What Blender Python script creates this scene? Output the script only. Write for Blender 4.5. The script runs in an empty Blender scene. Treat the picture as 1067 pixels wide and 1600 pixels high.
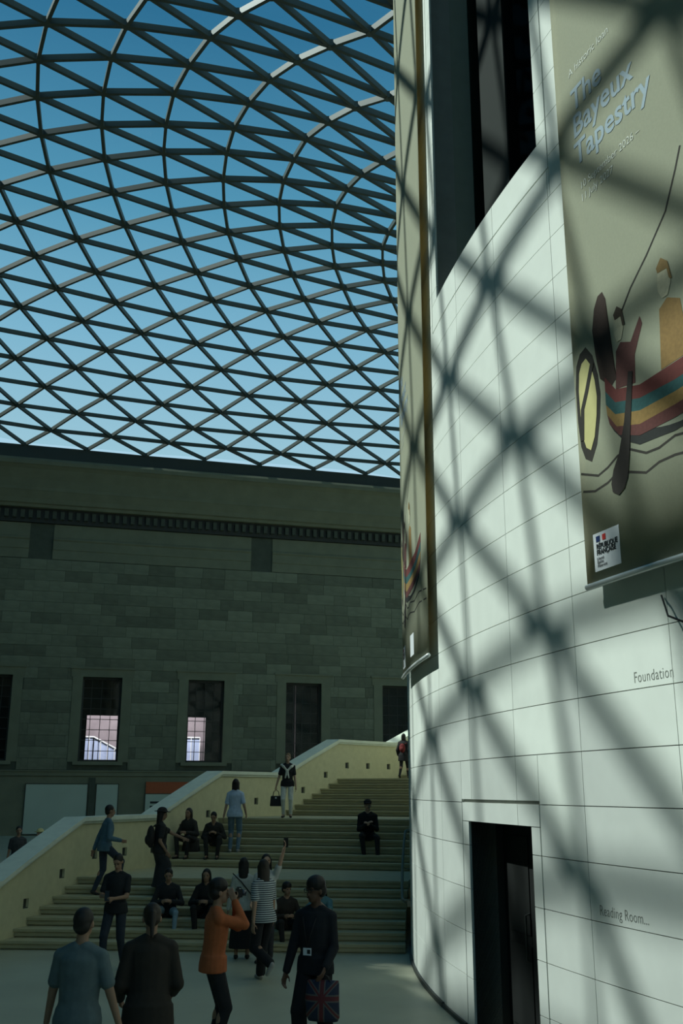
import bpy, bmesh, math, random
from math import radians as rad, sin, cos, pi
from mathutils import Vector, Matrix
random.seed(7)
SC = bpy.context.scene
COL = SC.collection

# ------------------------------------------------------------------ frame of the place
H = 2.65                                   # eye height
F_PX, PITCH, ROLL = 1568.0, 15.517, 0.0017
R = 24.927                                 # radius of the round drum wall
CX, CY = 26.0759, 16.8557                  # its centre
ROT = 0.26669                              # court axes against the view
D = 56.939                                 # far wall, from the centre
WX = 45.5                                  # west side of the court
E1 = Vector((cos(ROT), sin(ROT), 0)); E2 = Vector((-sin(ROT), cos(ROT), 0))
C0 = Vector((CX, CY, 0))
def LW(x, y, z=0.0): return C0 + E1 * x + E2 * y + Vector((0, 0, z))
def PW(phi, z, r=R):                       # drum coordinates: phi degrees from the west axis
    a = rad(phi); return LW(-r * cos(a), r * sin(a), z)
def SW(theta, r, z):                       # stair coordinates around the drum
    a = rad(theta); return Vector((CX - r * cos(a), CY + r * sin(a), z))

# ------------------------------------------------------------------ camera
cam = bpy.data.cameras.new('camera'); cob = bpy.data.objects.new('camera', cam); COL.objects.link(cob)
cam.sensor_fit = 'VERTICAL'; cam.sensor_height = 36.0; cam.lens = F_PX / 1600 * 36.0
cam.clip_start = 0.05; cam.clip_end = 400
cob.matrix_world = Matrix.Translation((0, 0, H)) @ Matrix.Rotation(rad(90 + PITCH), 4, 'X') @ Matrix.Rotation(ROLL, 4, 'Z')
SC.camera = cob

# ------------------------------------------------------------------ sky, sun, exposure
SUN_AZ, SUN_EL = 160.0, 48.0               # in court axes
w = bpy.data.worlds.new('sky'); SC.world = w; w.use_nodes = True
nt = w.node_tree; nt.nodes.clear()
out = nt.nodes.new('ShaderNodeOutputWorld'); bg = nt.nodes.new('ShaderNodeBackground')
tc = nt.nodes.new('ShaderNodeTexCoord'); sx = nt.nodes.new('ShaderNodeSeparateXYZ'); rp = nt.nodes.new('ShaderNodeValToRGB')
nt.links.new(tc.outputs['Generated'], sx.inputs[0]); nt.links.new(sx.outputs['Z'], rp.inputs['Fac'])
els = rp.color_ramp.elements
SKY = [(0.0, (.50, .66, .70)), (.30, (.42, .66, .80)), (.42, (.25, .52, .72)), (.53, (.105, .34, .53)), (.66, (.035, .18, .34)), (1.0, (.014, .10, .22))]
els[0].position, els[0].color = SKY[0][0], (*SKY[0][1], 1); els[1].position, els[1].color = SKY[-1][0], (*SKY[-1][1], 1)
for p_, c_ in SKY[1:-1]:
    e = els.new(p_); e.color = (*c_, 1)
nt.links.new(rp.outputs[0], bg.inputs['Color']); bg.inputs['Strength'].default_value = 1.0
nt.links.new(bg.outputs[0], out.inputs['Surface'])
sun = bpy.data.lights.new('sun', 'SUN'); sun.energy = 5.2; sun.angle = rad(0.75); sun.color = (.95, 1.0, .95)
so = bpy.data.objects.new('sun', sun); COL.objects.link(so)
sd = (E1 * cos(rad(SUN_AZ)) + E2 * sin(rad(SUN_AZ))) * cos(rad(SUN_EL)) + Vector((0, 0, sin(rad(SUN_EL))))
so.rotation_euler = sd.to_track_quat('Z', 'Y').to_euler(); so.location = sd * 120
SC.view_settings.view_transform = 'Standard'; SC.view_settings.look = 'None'
SC.view_settings.exposure = 0.0; SC.view_settings.gamma = 1.0; SC.view_settings.use_curve_mapping = False

# ------------------------------------------------------------------ materials
def mat(name, col, rough=.75, metal=0., grain=.08, scale=6., rand=0., bump=0., spec=.35):
    m = bpy.data.materials.new(name); m.use_nodes = True; t = m.node_tree; b = t.nodes['Principled BSDF']
    b.inputs['Roughness'].default_value = rough; b.inputs['Metallic'].default_value = metal
    b.inputs['Specular IOR Level'].default_value = spec
    tcn = t.nodes.new('ShaderNodeTexCoord'); n = t.nodes.new('ShaderNodeTexNoise'); n.inputs['Scale'].default_value = scale; n.inputs['Detail'].default_value = 5
    t.links.new(tcn.outputs['Object'], n.inputs['Vector'])
    r = t.nodes.new('ShaderNodeValToRGB')
    r.color_ramp.elements[0].position = .3; r.color_ramp.elements[1].position = .7
    r.color_ramp.elements[0].color = (*[c * (1 - grain) for c in col], 1); r.color_ramp.elements[1].color = (*[min(1, c * (1 + grain)) for c in col], 1)
    t.links.new(n.outputs['Fac'], r.inputs['Fac']); src = r.outputs[0]
    if rand:
        oi = t.nodes.new('ShaderNodeObjectInfo'); mr = t.nodes.new('ShaderNodeMapRange')
        mr.inputs['To Min'].default_value = 1 - rand; mr.inputs['To Max'].default_value = 1 + rand
        t.links.new(oi.outputs['Random'], mr.inputs['Value'])
        vm = t.nodes.new('ShaderNodeVectorMath'); vm.operation = 'SCALE'
        t.links.new(src, vm.inputs[0]); t.links.new(mr.outputs[0], vm.inputs['Scale']); src = vm.outputs[0]
    t.links.new(src, b.inputs['Base Color'])
    if bump:
        bp = t.nodes.new('ShaderNodeBump'); bp.inputs['Strength'].default_value = bump; bp.inputs['Distance'].default_value = .02
        t.links.new(n.outputs['Fac'], bp.inputs['Height']); t.links.new(bp.outputs[0], b.inputs['Normal'])
    return m
M = {}
M['slate'] = mat('dark_slate_blind', (.018, .022, .019), .95, grain=.03)
M['lime'] = mat('pale_limestone', (.70, .73, .67), .7, grain=.035, scale=3., rand=.035)
M['lime_back'] = mat('limestone_joint', (.30, .31, .28), .8)
M['ash'] = mat('old_portland_stone', (.155, .170, .120), .85, grain=.14, scale=2.2, rand=.25, bump=.3)
M['ash_plain'] = mat('old_portland_moulding', (.170, .183, .126), .85, grain=.1, scale=1.2)
M['ash_dark'] = mat('dark_stone', (.072, .085, .065), .9, grain=.12, scale=2.)  # darker stone tone for backing, vents, dentils, post and light hoods
M['floor'] = mat('floor_limestone', (.42, .42, .305), .45, grain=.10, scale=.8)
M['stair'] = mat('stair_limestone', (.42, .385, .235), .65, grain=.07, scale=5., rand=.05)
M['balus'] = mat('balustrade_limestone', (.56, .53, .33), .7, grain=.06, scale=6.)
M['coping'] = mat('coping_limestone', (.66, .70, .58), .6, grain=.06, scale=5.)
M['steel'] = mat('grey_painted_steel', (.062, .078, .070), .52, .0, grain=.03, spec=.3)
M['edge'] = mat('dark_edge_steel', (.045, .06, .058), .5, .2, grain=.03)
M['black'] = mat('near_black', (.009, .011, .010), .8, grain=.05)
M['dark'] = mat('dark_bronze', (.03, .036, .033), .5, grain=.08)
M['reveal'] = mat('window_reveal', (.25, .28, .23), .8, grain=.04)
M['chrome'] = mat('satin_steel', (.66, .69, .68), .35, .25, grain=.02, spec=.6)
M['rail'] = mat('bronze_rail', (.16, .17, .13), .5, .1, grain=.03)
M['cream'] = mat('white_print', (.70, .72, .74), .6, grain=.02)
M['ink'] = mat('black_ink', (.02, .022, .024), .7, grain=.03)
M['engrave'] = mat('engraved_grey', (.20, .215, .19), .8, grain=.03)
M['board'] = mat('pale_hoarding', (.42, .50, .43), .7, grain=.04, scale=.6)
M['red_band'] = mat('rust_red_board', (.36, .09, .035), .7, grain=.05)
def glass_mat(name, tint, gloss=.07, rough=.03):
    m = bpy.data.materials.new(name); m.use_nodes = True; t = m.node_tree; t.nodes.clear()
    o = t.nodes.new('ShaderNodeOutputMaterial'); mx = t.nodes.new('ShaderNodeMixShader'); tr = t.nodes.new('ShaderNodeBsdfTransparent'); gl = t.nodes.new('ShaderNodeBsdfGlossy')
    nz = t.nodes.new('ShaderNodeTexNoise'); nz.inputs['Scale'].default_value = .35
    r = t.nodes.new('ShaderNodeValToRGB'); r.color_ramp.elements[0].color = (*[c * .97 for c in tint], 1); r.color_ramp.elements[1].color = (*tint, 1)
    t.links.new(nz.outputs['Fac'], r.inputs['Fac']); t.links.new(r.outputs[0], tr.inputs['Color'])
    gl.inputs['Roughness'].default_value = rough
    mx.inputs['Fac'].default_value = gloss
    t.links.new(tr.outputs[0], mx.inputs[1]); t.links.new(gl.outputs[0], mx.inputs[2]); t.links.new(mx.outputs[0], o.inputs['Surface'])
    return m
M['roof_glass'] = glass_mat('roof_glass', (.93, .97, .96), .02)
M['dimming_glass'] = glass_mat('sun_dimming_edge_glass', (.80, .83, .83), .02)  # darker copy of the roof glass, added to dim sun low on the drum
M['win_glass'] = glass_mat('window_glass', (.88, .92, .92), .012)
M['dark_glass'] = glass_mat('dark_glass', (.35, .40, .38), .006)
def cloth_mat(name, col, transl=.3):
    m = mat(name, col, .85, grain=.05, scale=40.); t = m.node_tree; b = t.nodes['Principled BSDF']; o = t.nodes['Material Output']
    tl = t.nodes.new('ShaderNodeBsdfTranslucent'); mx = t.nodes.new('ShaderNodeMixShader'); mx.inputs['Fac'].default_value = transl
    tl.inputs['Color'].default_value = (.75, .60, .32, 1)
    t.links.new(b.outputs[0], mx.inputs[1]); t.links.new(tl.outputs[0], mx.inputs[2]); t.links.new(mx.outputs[0], o.inputs['Surface'])
    return m
M['banner'] = cloth_mat('beige_banner_cloth', (.43, .45, .34), .32)
def plain(name, col, rough=.85, grain=.06, scale=14.):
    if name not in M: M[name] = mat(name, col, rough, grain=grain, scale=scale)
    return M[name]

# ------------------------------------------------------------------ mesh helpers
def link(o, parent=None):
    COL.objects.link(o)
    if parent is not None: o.parent = parent
    return o
def mobj(name, verts, faces, m, parent=None, smooth=False, kind=None):
    me = bpy.data.meshes.new(name); me.from_pydata([tuple(v) for v in verts], [], faces); me.update()
    bm = bmesh.new(); bm.from_mesh(me); bmesh.ops.recalc_face_normals(bm, faces=bm.faces[:]); bm.to_mesh(me); bm.free()
    if smooth:
        for p in me.polygons: p.use_smooth = True
    if m: me.materials.append(m)
    o = bpy.data.objects.new(name, me)
    if kind: o['kind'] = kind
    return link(o, parent)
class MB:
    def __init__(s): s.v = []; s.f = []
    def add(s, v, f):
        n = len(s.v); s.v += [Vector(p) for p in v]; s.f += [[i + n for i in q] for q in f]
    def hexa(s, p):                        # 8 corners: bottom 0-3, top 4-7
        s.add(p, [(3, 2, 1, 0), (4, 5, 6, 7), (0, 1, 5, 4), (1, 2, 6, 5), (2, 3, 7, 6), (3, 0, 4, 7)])
    def box(s, x0, x1, y0, y1, z0, z1, f=None):
        f = f or (lambda x, y, z: Vector((x, y, z)))
        s.hexa([f(x0, y0, z0), f(x1, y0, z0), f(x1, y1, z0), f(x0, y1, z0), f(x0, y0, z1), f(x1, y0, z1), f(x1, y1, z1), f(x0, y1, z1)])
    def bar(s, a, b, wd, hd, up=Vector((0, 0, 1))):
        a, b = Vector(a), Vector(b); d = (b - a).normalized(); sd_ = d.cross(up).normalized() * wd / 2; u = sd_.cross(d).normalized() * hd / 2
        s.hexa([a - sd_ - u, b - sd_ - u, b + sd_ - u, a + sd_ - u, a - sd_ + u, b - sd_ + u, b + sd_ + u, a + sd_ + u])
    def tube(s, pts, r, n=10, closed_ends=True):
        pts = [Vector(p) for p in pts]; rings = []; base = len(s.v); rr = r if isinstance(r, (list, tuple)) else [r] * len(pts)
        ref = None
        for i, p in enumerate(pts):
            d = (pts[min(i + 1, len(pts) - 1)] - pts[max(i - 1, 0)]).normalized()
            if ref is None: ref = d.orthogonal().normalized()
            ref = (ref - d * ref.dot(d)).normalized(); b2 = d.cross(ref)
            for k in range(n):
                a = 2 * pi * k / n; s.v.append(p + (ref * cos(a) + b2 * sin(a)) * rr[i])
        for i in range(len(pts) - 1):
            for k in range(n):
                k2 = (k + 1) % n; s.f.append([base + i * n + k, base + i * n + k2, base + (i + 1) * n + k2, base + (i + 1) * n + k])
        if closed_ends:
            s.f.append([base + k for k in range(n)][::-1]); s.f.append([base + (len(pts) - 1) * n + k for k in range(n)])
    def arcslab(s, a0, a1, r0, r1, z0, z1, n, fn):   # curved slab, fn(angle, r, z)
        base = len(s.v)
        for i in range(n + 1):
            a = a0 + (a1 - a0) * i / n
            z0_ = z0(a) if callable(z0) else z0; z1_ = z1(a) if callable(z1) else z1
            r0_ = r0(a) if callable(r0) else r0; r1_ = r1(a) if callable(r1) else r1
            s.v += [fn(a, r0_, z0_), fn(a, r1_, z0_), fn(a, r1_, z1_), fn(a, r0_, z1_)]
        for i in range(n):
            b = base + i * 4
            for k in range(4): s.f.append([b + k, b + (k + 1) % 4, b + 4 + (k + 1) % 4, b + 4 + k])
        s.f.append([base + k for k in range(4)]); s.f.append([base + n * 4 + k for k in range(4)][::-1])
    def build(s, name, m, parent=None, smooth=False, kind=None): return mobj(name, s.v, s.f, m, parent, smooth, kind)
def empty(name, loc=(0, 0, 0), rotz=0.):
    o = bpy.data.objects.new(name, None); o.location = loc; o.rotation_euler = (0, 0, rotz); o.empty_display_size = .2
    return link(o)
def tag(o, label=None, cat=None, group=None, kind=None):
    if label: o['label'] = label
    if cat: o['category'] = cat
    if group: o['group'] = group
    if kind: o['kind'] = kind
    return o
def struct(o): o['kind'] = 'structure'; return o
PWf = lambda a, r, z: PW(a, z, r)
pf = lambda a, r, z: SW(a, r, z)
LWf = lambda x, y, z: LW(x, y, z)

# ------------------------------------------------------------------ floor, plain court walls, added shading block
b = MB(); b.box(-60, 50, -55, D + 12, -.3, 0, LWf); struct(b.build('floor', M['floor']))
b = MB(); b.box(-WX - 1.2, -WX, -51.5, D, 0, 24.8, LWf); struct(b.build('wall_west', M['ash_plain']))  # court wall, extra height added to keep sun off the floor by the drum
b = MB(); b.box(-WX - 3.2, -WX - 1.2, 15.8, D + 14, 0, 35.0, LWf); struct(b.build('wall_added_shade', M['ash_plain']))  # unseen block, added only to shade the stairs and floor
b = MB(); b.box(-WX, 45, -52.7, -51.5, 0, 23.4, LWf); struct(b.build('wall_south', M['ash_plain']))
b = MB(); b.box(45, 46.2, -51.5, D, 0, 23.4, LWf); struct(b.build('wall_east', M['ash_plain']))

# ------------------------------------------------------------------ far wall (north side of the court)
wn = struct(empty('wall_north'))
def FW(x, off, z): return LW(x, D - off, z)            # off = how far proud of the wall face
XW0, XW1 = -WX, 24.0
WIN = [(-33.95, 2.45), (-27.25, 2.45), (-20.62, 2.35), (-14.08, 2.43), (-7.35, 2.43)]
WZ0, WZ1 = 4.38, 9.6
b = MB()
fb = lambda x, o, z: FW(x, o, z)
xs = XW0
for c_, w_ in WIN:
    b.box(xs, c_ - w_ / 2, -.55, -.02, WZ0, WZ1, fb); xs = c_ + w_ / 2
b.box(xs, XW1, -.55, -.02, WZ0, WZ1, fb)
b.box(XW0, XW1, -.55, -.02, 0, WZ0, fb); b.box(XW0, XW1, -.55, -.02, WZ1, 23.4, fb)
b.build('backing', M['ash_dark'], wn)
b = MB(); b.box(XW0, XW1, -.03, .05, 0, 3.48, fb); b.build('dado', M['ash_plain'], wn)
# ashlar blocks, one by one
unit = bpy.data.meshes.new('ashlar_block')
bm = bmesh.new(); bmesh.ops.create_cube(bm, size=1.0)
bmesh.ops.bevel(bm, geom=[e for e in bm.edges], offset=.012, segments=1, affect='EDGES'); bm.to_mesh(unit); bm.free(); unit.materials.append(M['ash'])
course = .695; n_c = 19; z_first = 3.86; nst = 0
free = [(c_ - w_ / 2 - .62, c_ + w_ / 2 + .62) for c_, w_ in WIN]
for k in range(n_c):
    z0 = z_first + k * course; z1 = z0 + course
    x = -36.2 + (0.85 if k % 2 else 0.) - random.random() * .15
    while x < -5.6:
        ln = 1.72 + random.uniform(-.22, .22); x1 = x + ln
        segs = [(x, x1)]
        if z0 < 10.0:
            for f0, f1 in free:
                ns = []
                for s0, s1 in segs:
                    if s1 <= f0 or s0 >= f1: ns.append((s0, s1))
                    else:
                        if s0 < f0: ns.append((s0, f0))
                        if s1 > f1: ns.append((f1, s1))
                segs = ns
        for s0, s1 in segs:
            if s1 - s0 < .08: continue
            zt = min(z1, 17.08)
            o = bpy.data.objects.new('stone', unit); pr = random.uniform(.0, .014)
            o.location = FW((s0 + s1) / 2, -.09 + pr, (z0 + zt) / 2); o.rotation_euler = (0, 0, ROT)
            o.scale = (s1 - s0 - .014, .24, zt - z0 - .014); link(o, wn); nst += 1
        x = x1
b = MB(); b.box(XW0, -36.2, -.03, .02, 3.84, 17.08, fb); b.box(-5.6, XW1, -.03, .02, 3.84, 17.08, fb); b.build('plain_masonry', M['ash'], wn)
b = MB(); b.box(XW0, XW1, -.02, .13, 3.5, 3.84, fb); b.box(XW0, XW1, -.02, .2, 3.76, 3.84, fb); struct(b.build('trim_1', M['ash_plain']))
# entablature
VENT = [(-32.45, -30.95), (-17.9, -16.42)]
et = struct(empty('trim_2'))
def prof(name, pts, m, x0=XW0, x1=XW1):
    v = [FW(x0, o_, z_) for o_, z_ in pts] + [FW(x1, o_, z_) for o_, z_ in pts]; n = len(pts)
    return mobj(name, v, [[i, (i + 1) % n, n + (i + 1) % n, n + i] for i in range(n)] + [list(range(n)), list(range(n, 2 * n))[::-1]], m, et)
xs = XW0; k = 0
for a_, c_ in VENT + [(XW1, XW1)]:
    prof('architrave', [(-.1, 17.1), (.05, 17.1), (.05, 17.7), (.09, 17.74), (.09, 18.3), (.16, 18.38), (.16, 18.46), (.03, 18.5), (.03, 19.42), (-.1, 19.42)], M['ash_plain'], xs, a_); xs = c_
for a_, c_ in VENT:
    b = MB(); b.box(a_, c_, -.3, -.22, 17.1, 19.42, fb); b.build('vent_recess', M['ash_dark'], et)
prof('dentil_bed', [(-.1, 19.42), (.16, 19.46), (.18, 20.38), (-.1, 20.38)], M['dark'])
prof('cornice', [(-.1, 20.38), (.55, 20.38), (.6, 20.56), (.72, 20.62), (.80, 20.9), (1.0, 21.34), (1.04, 21.4), (1.06, 21.6), (1.2, 22.1), (1.45, 22.7), (1.62, 22.9), (1.7, 22.95), (1.7, 23.2), (1.62, 23.37), (-.1, 23.4)], M['ash_plain'])
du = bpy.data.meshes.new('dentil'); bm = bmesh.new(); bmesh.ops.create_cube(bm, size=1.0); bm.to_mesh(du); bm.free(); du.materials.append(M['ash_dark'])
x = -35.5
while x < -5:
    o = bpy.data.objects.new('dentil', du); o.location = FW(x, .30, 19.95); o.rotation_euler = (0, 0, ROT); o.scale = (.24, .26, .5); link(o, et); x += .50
# windows of the far wall, a lit gallery behind two of them
ub = bpy.data.meshes.new('pane'); bm = bmesh.new(); bmesh.ops.create_cube(bm, size=1.0); bm.to_mesh(ub); bm.free(); ub.materials.append(M['win_glass'])
for i, (c_, w_) in enumerate(WIN):
    wi = struct(empty(f'window_{i + 2}', FW(c_, 0, WZ0)))
    inv = wi.matrix_basis.inverted()
    fl = lambda x, o_, z: FW(c_ + x, o_, z) - wi.location
    hw = w_ / 2
    b = MB(); e_ = .62
    b.box(-hw - e_, -hw, -.1, .07, WZ0 - .04, WZ1, fl); b.box(hw, hw + e_, -.1, .07, WZ0 - .04, WZ1, fl); b.box(-hw - e_ - .12, hw + e_ + .12, -.1, .07, WZ1, WZ1 + .5, fl)
    b.box(-hw - e_ - .2, hw + e_ + .2, -.1, .14, WZ1 + .5, WZ1 + .62, fl)
    b.build('architrave', M['ash_plain'], wi)
    b = MB(); b.box(-hw - .3, hw + .3, -.3, .16, WZ0 - .22, WZ0, fl); b.build('sill', M['ash_plain'], wi)
    b = MB(); b.box(-hw, -hw + .12, -.5, -.38, WZ0, WZ1, fl); b.box(hw - .12, hw, -.5, -.38, WZ0, WZ1, fl); b.box(-hw, hw, -.5, -.38, WZ0, WZ0 + .12, fl); b.box(-hw, hw, -.5, -.38, WZ1 - .12, WZ1, fl)
    b.build('sash_frame', M['dark'], wi)
    b = MB(); nx, nz = 4, 8
    for k in range(1, nx): b.box(-hw + k * w_ / nx - .02, -hw + k * w_ / nx + .02, -.46, -.42, WZ0, WZ1, fl)
    for k in range(1, nz): z_ = WZ0 + k * (WZ1 - WZ0) / nz; b.box(-hw, hw, -.46, -.42, z_ - .02, z_ + .02, fl)
    b.build('glazing_bars', M['dark'], wi)
    for kx in range(nx):
        for kz in range(nz):
            o = bpy.data.objects.new('pane', ub); o.location = fl(-hw + (kx + .5) * w_ / nx, -.44, WZ0 + (kz + .5) * (WZ1 - WZ0) / nz); o.rotation_euler = (0, 0, ROT)
            o.scale = (w_ / nx - .04, .008, (WZ1 - WZ0) / nz - .04); link(o, wi)
    b = MB()
    if i in (1, 2):
        b.box(-hw, hw, -.75, -.7, 7.25, WZ1, fl)
    elif i == 3:
        b.box(-hw, -.44, -.75, -.7, WZ0, WZ1, fl); b.box(-.36, hw, -.75, -.7, WZ0, WZ1, fl)
    else: b.box(-hw, hw, -.75, -.7, WZ0, WZ1, fl)
    b.build('blind', M['black'], wi)
    if i in (1, 2):
        b = MB()
        if i == 1: b.box(-hw, -hw + .42, -.75, -.66, WZ0, 7.25, fl)
        else: b.box(hw - 1.05, hw, -.75, -.66, WZ0, 7.25, fl)
        b.build('shutter', M['black'], wi)
# the gallery room behind: back wall, ceiling, floor, and a white-framed glazed partition
gr = struct(empty('wall_gallery'))
M['pink'] = mat('pinkish_plaster', (.27, .22, .235), .8, grain=.1, scale=1.5)
M['paleblue'] = mat('pale_blue_panel', (.46, .52, .72), .5, grain=.06)
M['white'] = mat('white_paint', (.8, .78, .78), .5, grain=.02)
b = MB(); b.box(-38, 4, -6.3, -6.0, 3.6, 10.5, fb); b.build('back_wall', M['pink'], gr)
b = MB(); b.box(-38, 4, -6.3, -.55, 3.5, 3.7, fb); b.build('gallery_floor', M['dark'], gr)
b = MB(); b.box(-38, 4, -6.3, -.55, 10.3, 10.5, fb); b.box(-38, -37.8, -6.3, -.55, 3.5, 10.5, fb); b.box(3.8, 4, -6.3, -.55, 3.5, 10.5, fb); b.build('gallery_ceiling', M['dark'], gr)
for x0, x1, zt0, zt1 in [(-28.6, -27.4, 6.15, 6.15), (-27.4, -25.5, 6.15, 5.2), (-22.6, -20.2, 6.2, 6.2)]:
    pt = tag(empty('glazed_partition', FW((x0 + x1) / 2, -5.4, 3.7)), None)
    fl = lambda x, o_, z: FW(x, o_, z) - pt.location
    b = MB(); n = 4
    b.hexa([fl(x0, -5.5, 3.7), fl(x1, -5.5, 3.7), fl(x1, -5.45, 3.7), fl(x0, -5.45, 3.7), fl(x0, -5.5, zt0), fl(x1, -5.5, zt1), fl(x1, -5.45, zt1), fl(x0, -5.45, zt0)])
    b.build('panel', M['paleblue'], pt)
    b = MB(); b.bar(fl(x0, -5.4, zt0), fl(x1, -5.4, zt1), .09, .09)
    for k in range(n + 1):
        t_ = k / n; b.bar(fl(x0 + (x1 - x0) * t_, -5.4, 3.7), fl(x0 + (x1 - x0) * t_, -5.4, zt0 + (zt1 - zt0) * t_), .06, .06, Vector((0, 1, 0)))
    b.build('frame', M['white'], pt)
    lab = {-28.6: 'pale blue glazed partition with level white frame, seen left in the first lit window', -27.4: 'pale blue glazed partition whose white top rail slopes down, first lit window', -22.6: 'pale blue glazed partition in white frame behind the second lit window'}[x0]
    tag(pt, lab, 'partition', None)
for x in (-27., -21.0):
    al = bpy.data.lights.new('gallery_lamp', 'AREA'); al.energy = 750; al.size = 2.0; al.color = (1., .95, .97)
    ao = bpy.data.objects.new('gallery_lamp', al); COL.objects.link(ao); ao.location = FW(x, -2.2, 10.1); ao.rotation_euler = (rad(20), 0, ROT)
# hoarding boards and poster on the ground storey
def board(name, x0, x1, z0, z1, m, label, off=.12, cat='board'):
    t_ = empty(name, FW((x0 + x1) / 2, off, 0)); fl = lambda x, o_, z: FW(x, o_, z) - t_.location
    b = MB(); b.box(x0, x1, off - .05, off + .02, z0, z1, fl); b.build('panel', m, t_)
    b = MB(); b.box(x0 - .04, x0, off - .05, off + .04, z0 - .04, z1 + .04, fl); b.box(x1, x1 + .04, off - .05, off + .04, z0 - .04, z1 + .04, fl); b.box(x0, x1, off - .05, off + .04, z1, z1 + .04, fl); b.box(x0, x1, off - .05, off + .04, z0 - .04, z0, fl)
    b.build('frame', M['dark'], t_); tag(t_, label, cat); return t_, fl
board('hoarding_board', -31.4, -27.75, .1, 3.0, M['board'], 'wide pale green hoarding board under the first lit window')
board('hoarding_board', -27.2, -25.9, .1, 3.0, M['board'], 'narrow pale green hoarding board beside the wide one')
t_, fl = board('exhibition_poster', -24.2, -20.1, .1, 2.42, M['board'], 'pale poster with rust red header band above the stair wall', .14, 'poster')
b = MB(); b.box(-24.2, -20.1, .09, .18, 2.46, 3.16, fl); b.build('header_band', M['red_band'], t_)
b = MB()
for k, (l_, r_) in enumerate([(-23.9, -22.9), (-23.9, -22.7), (-23.9, -23.2)]): b.box(l_, r_, .16, .165, 1.85 - k * .26, 1.98 - k * .26, fl)
b.build('text_lines', M['ink'], t_)
b = MB(); b.box(-27.66, -27.30, .055, .15, 0, 3.4, fb); o = b.build('hoarding_post', M['ash_dark']); tag(o, 'dark upright post between the two pale boards', 'post')
# roof edge beam on top of the cornice
roof = struct(empty('ceiling'))

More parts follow.
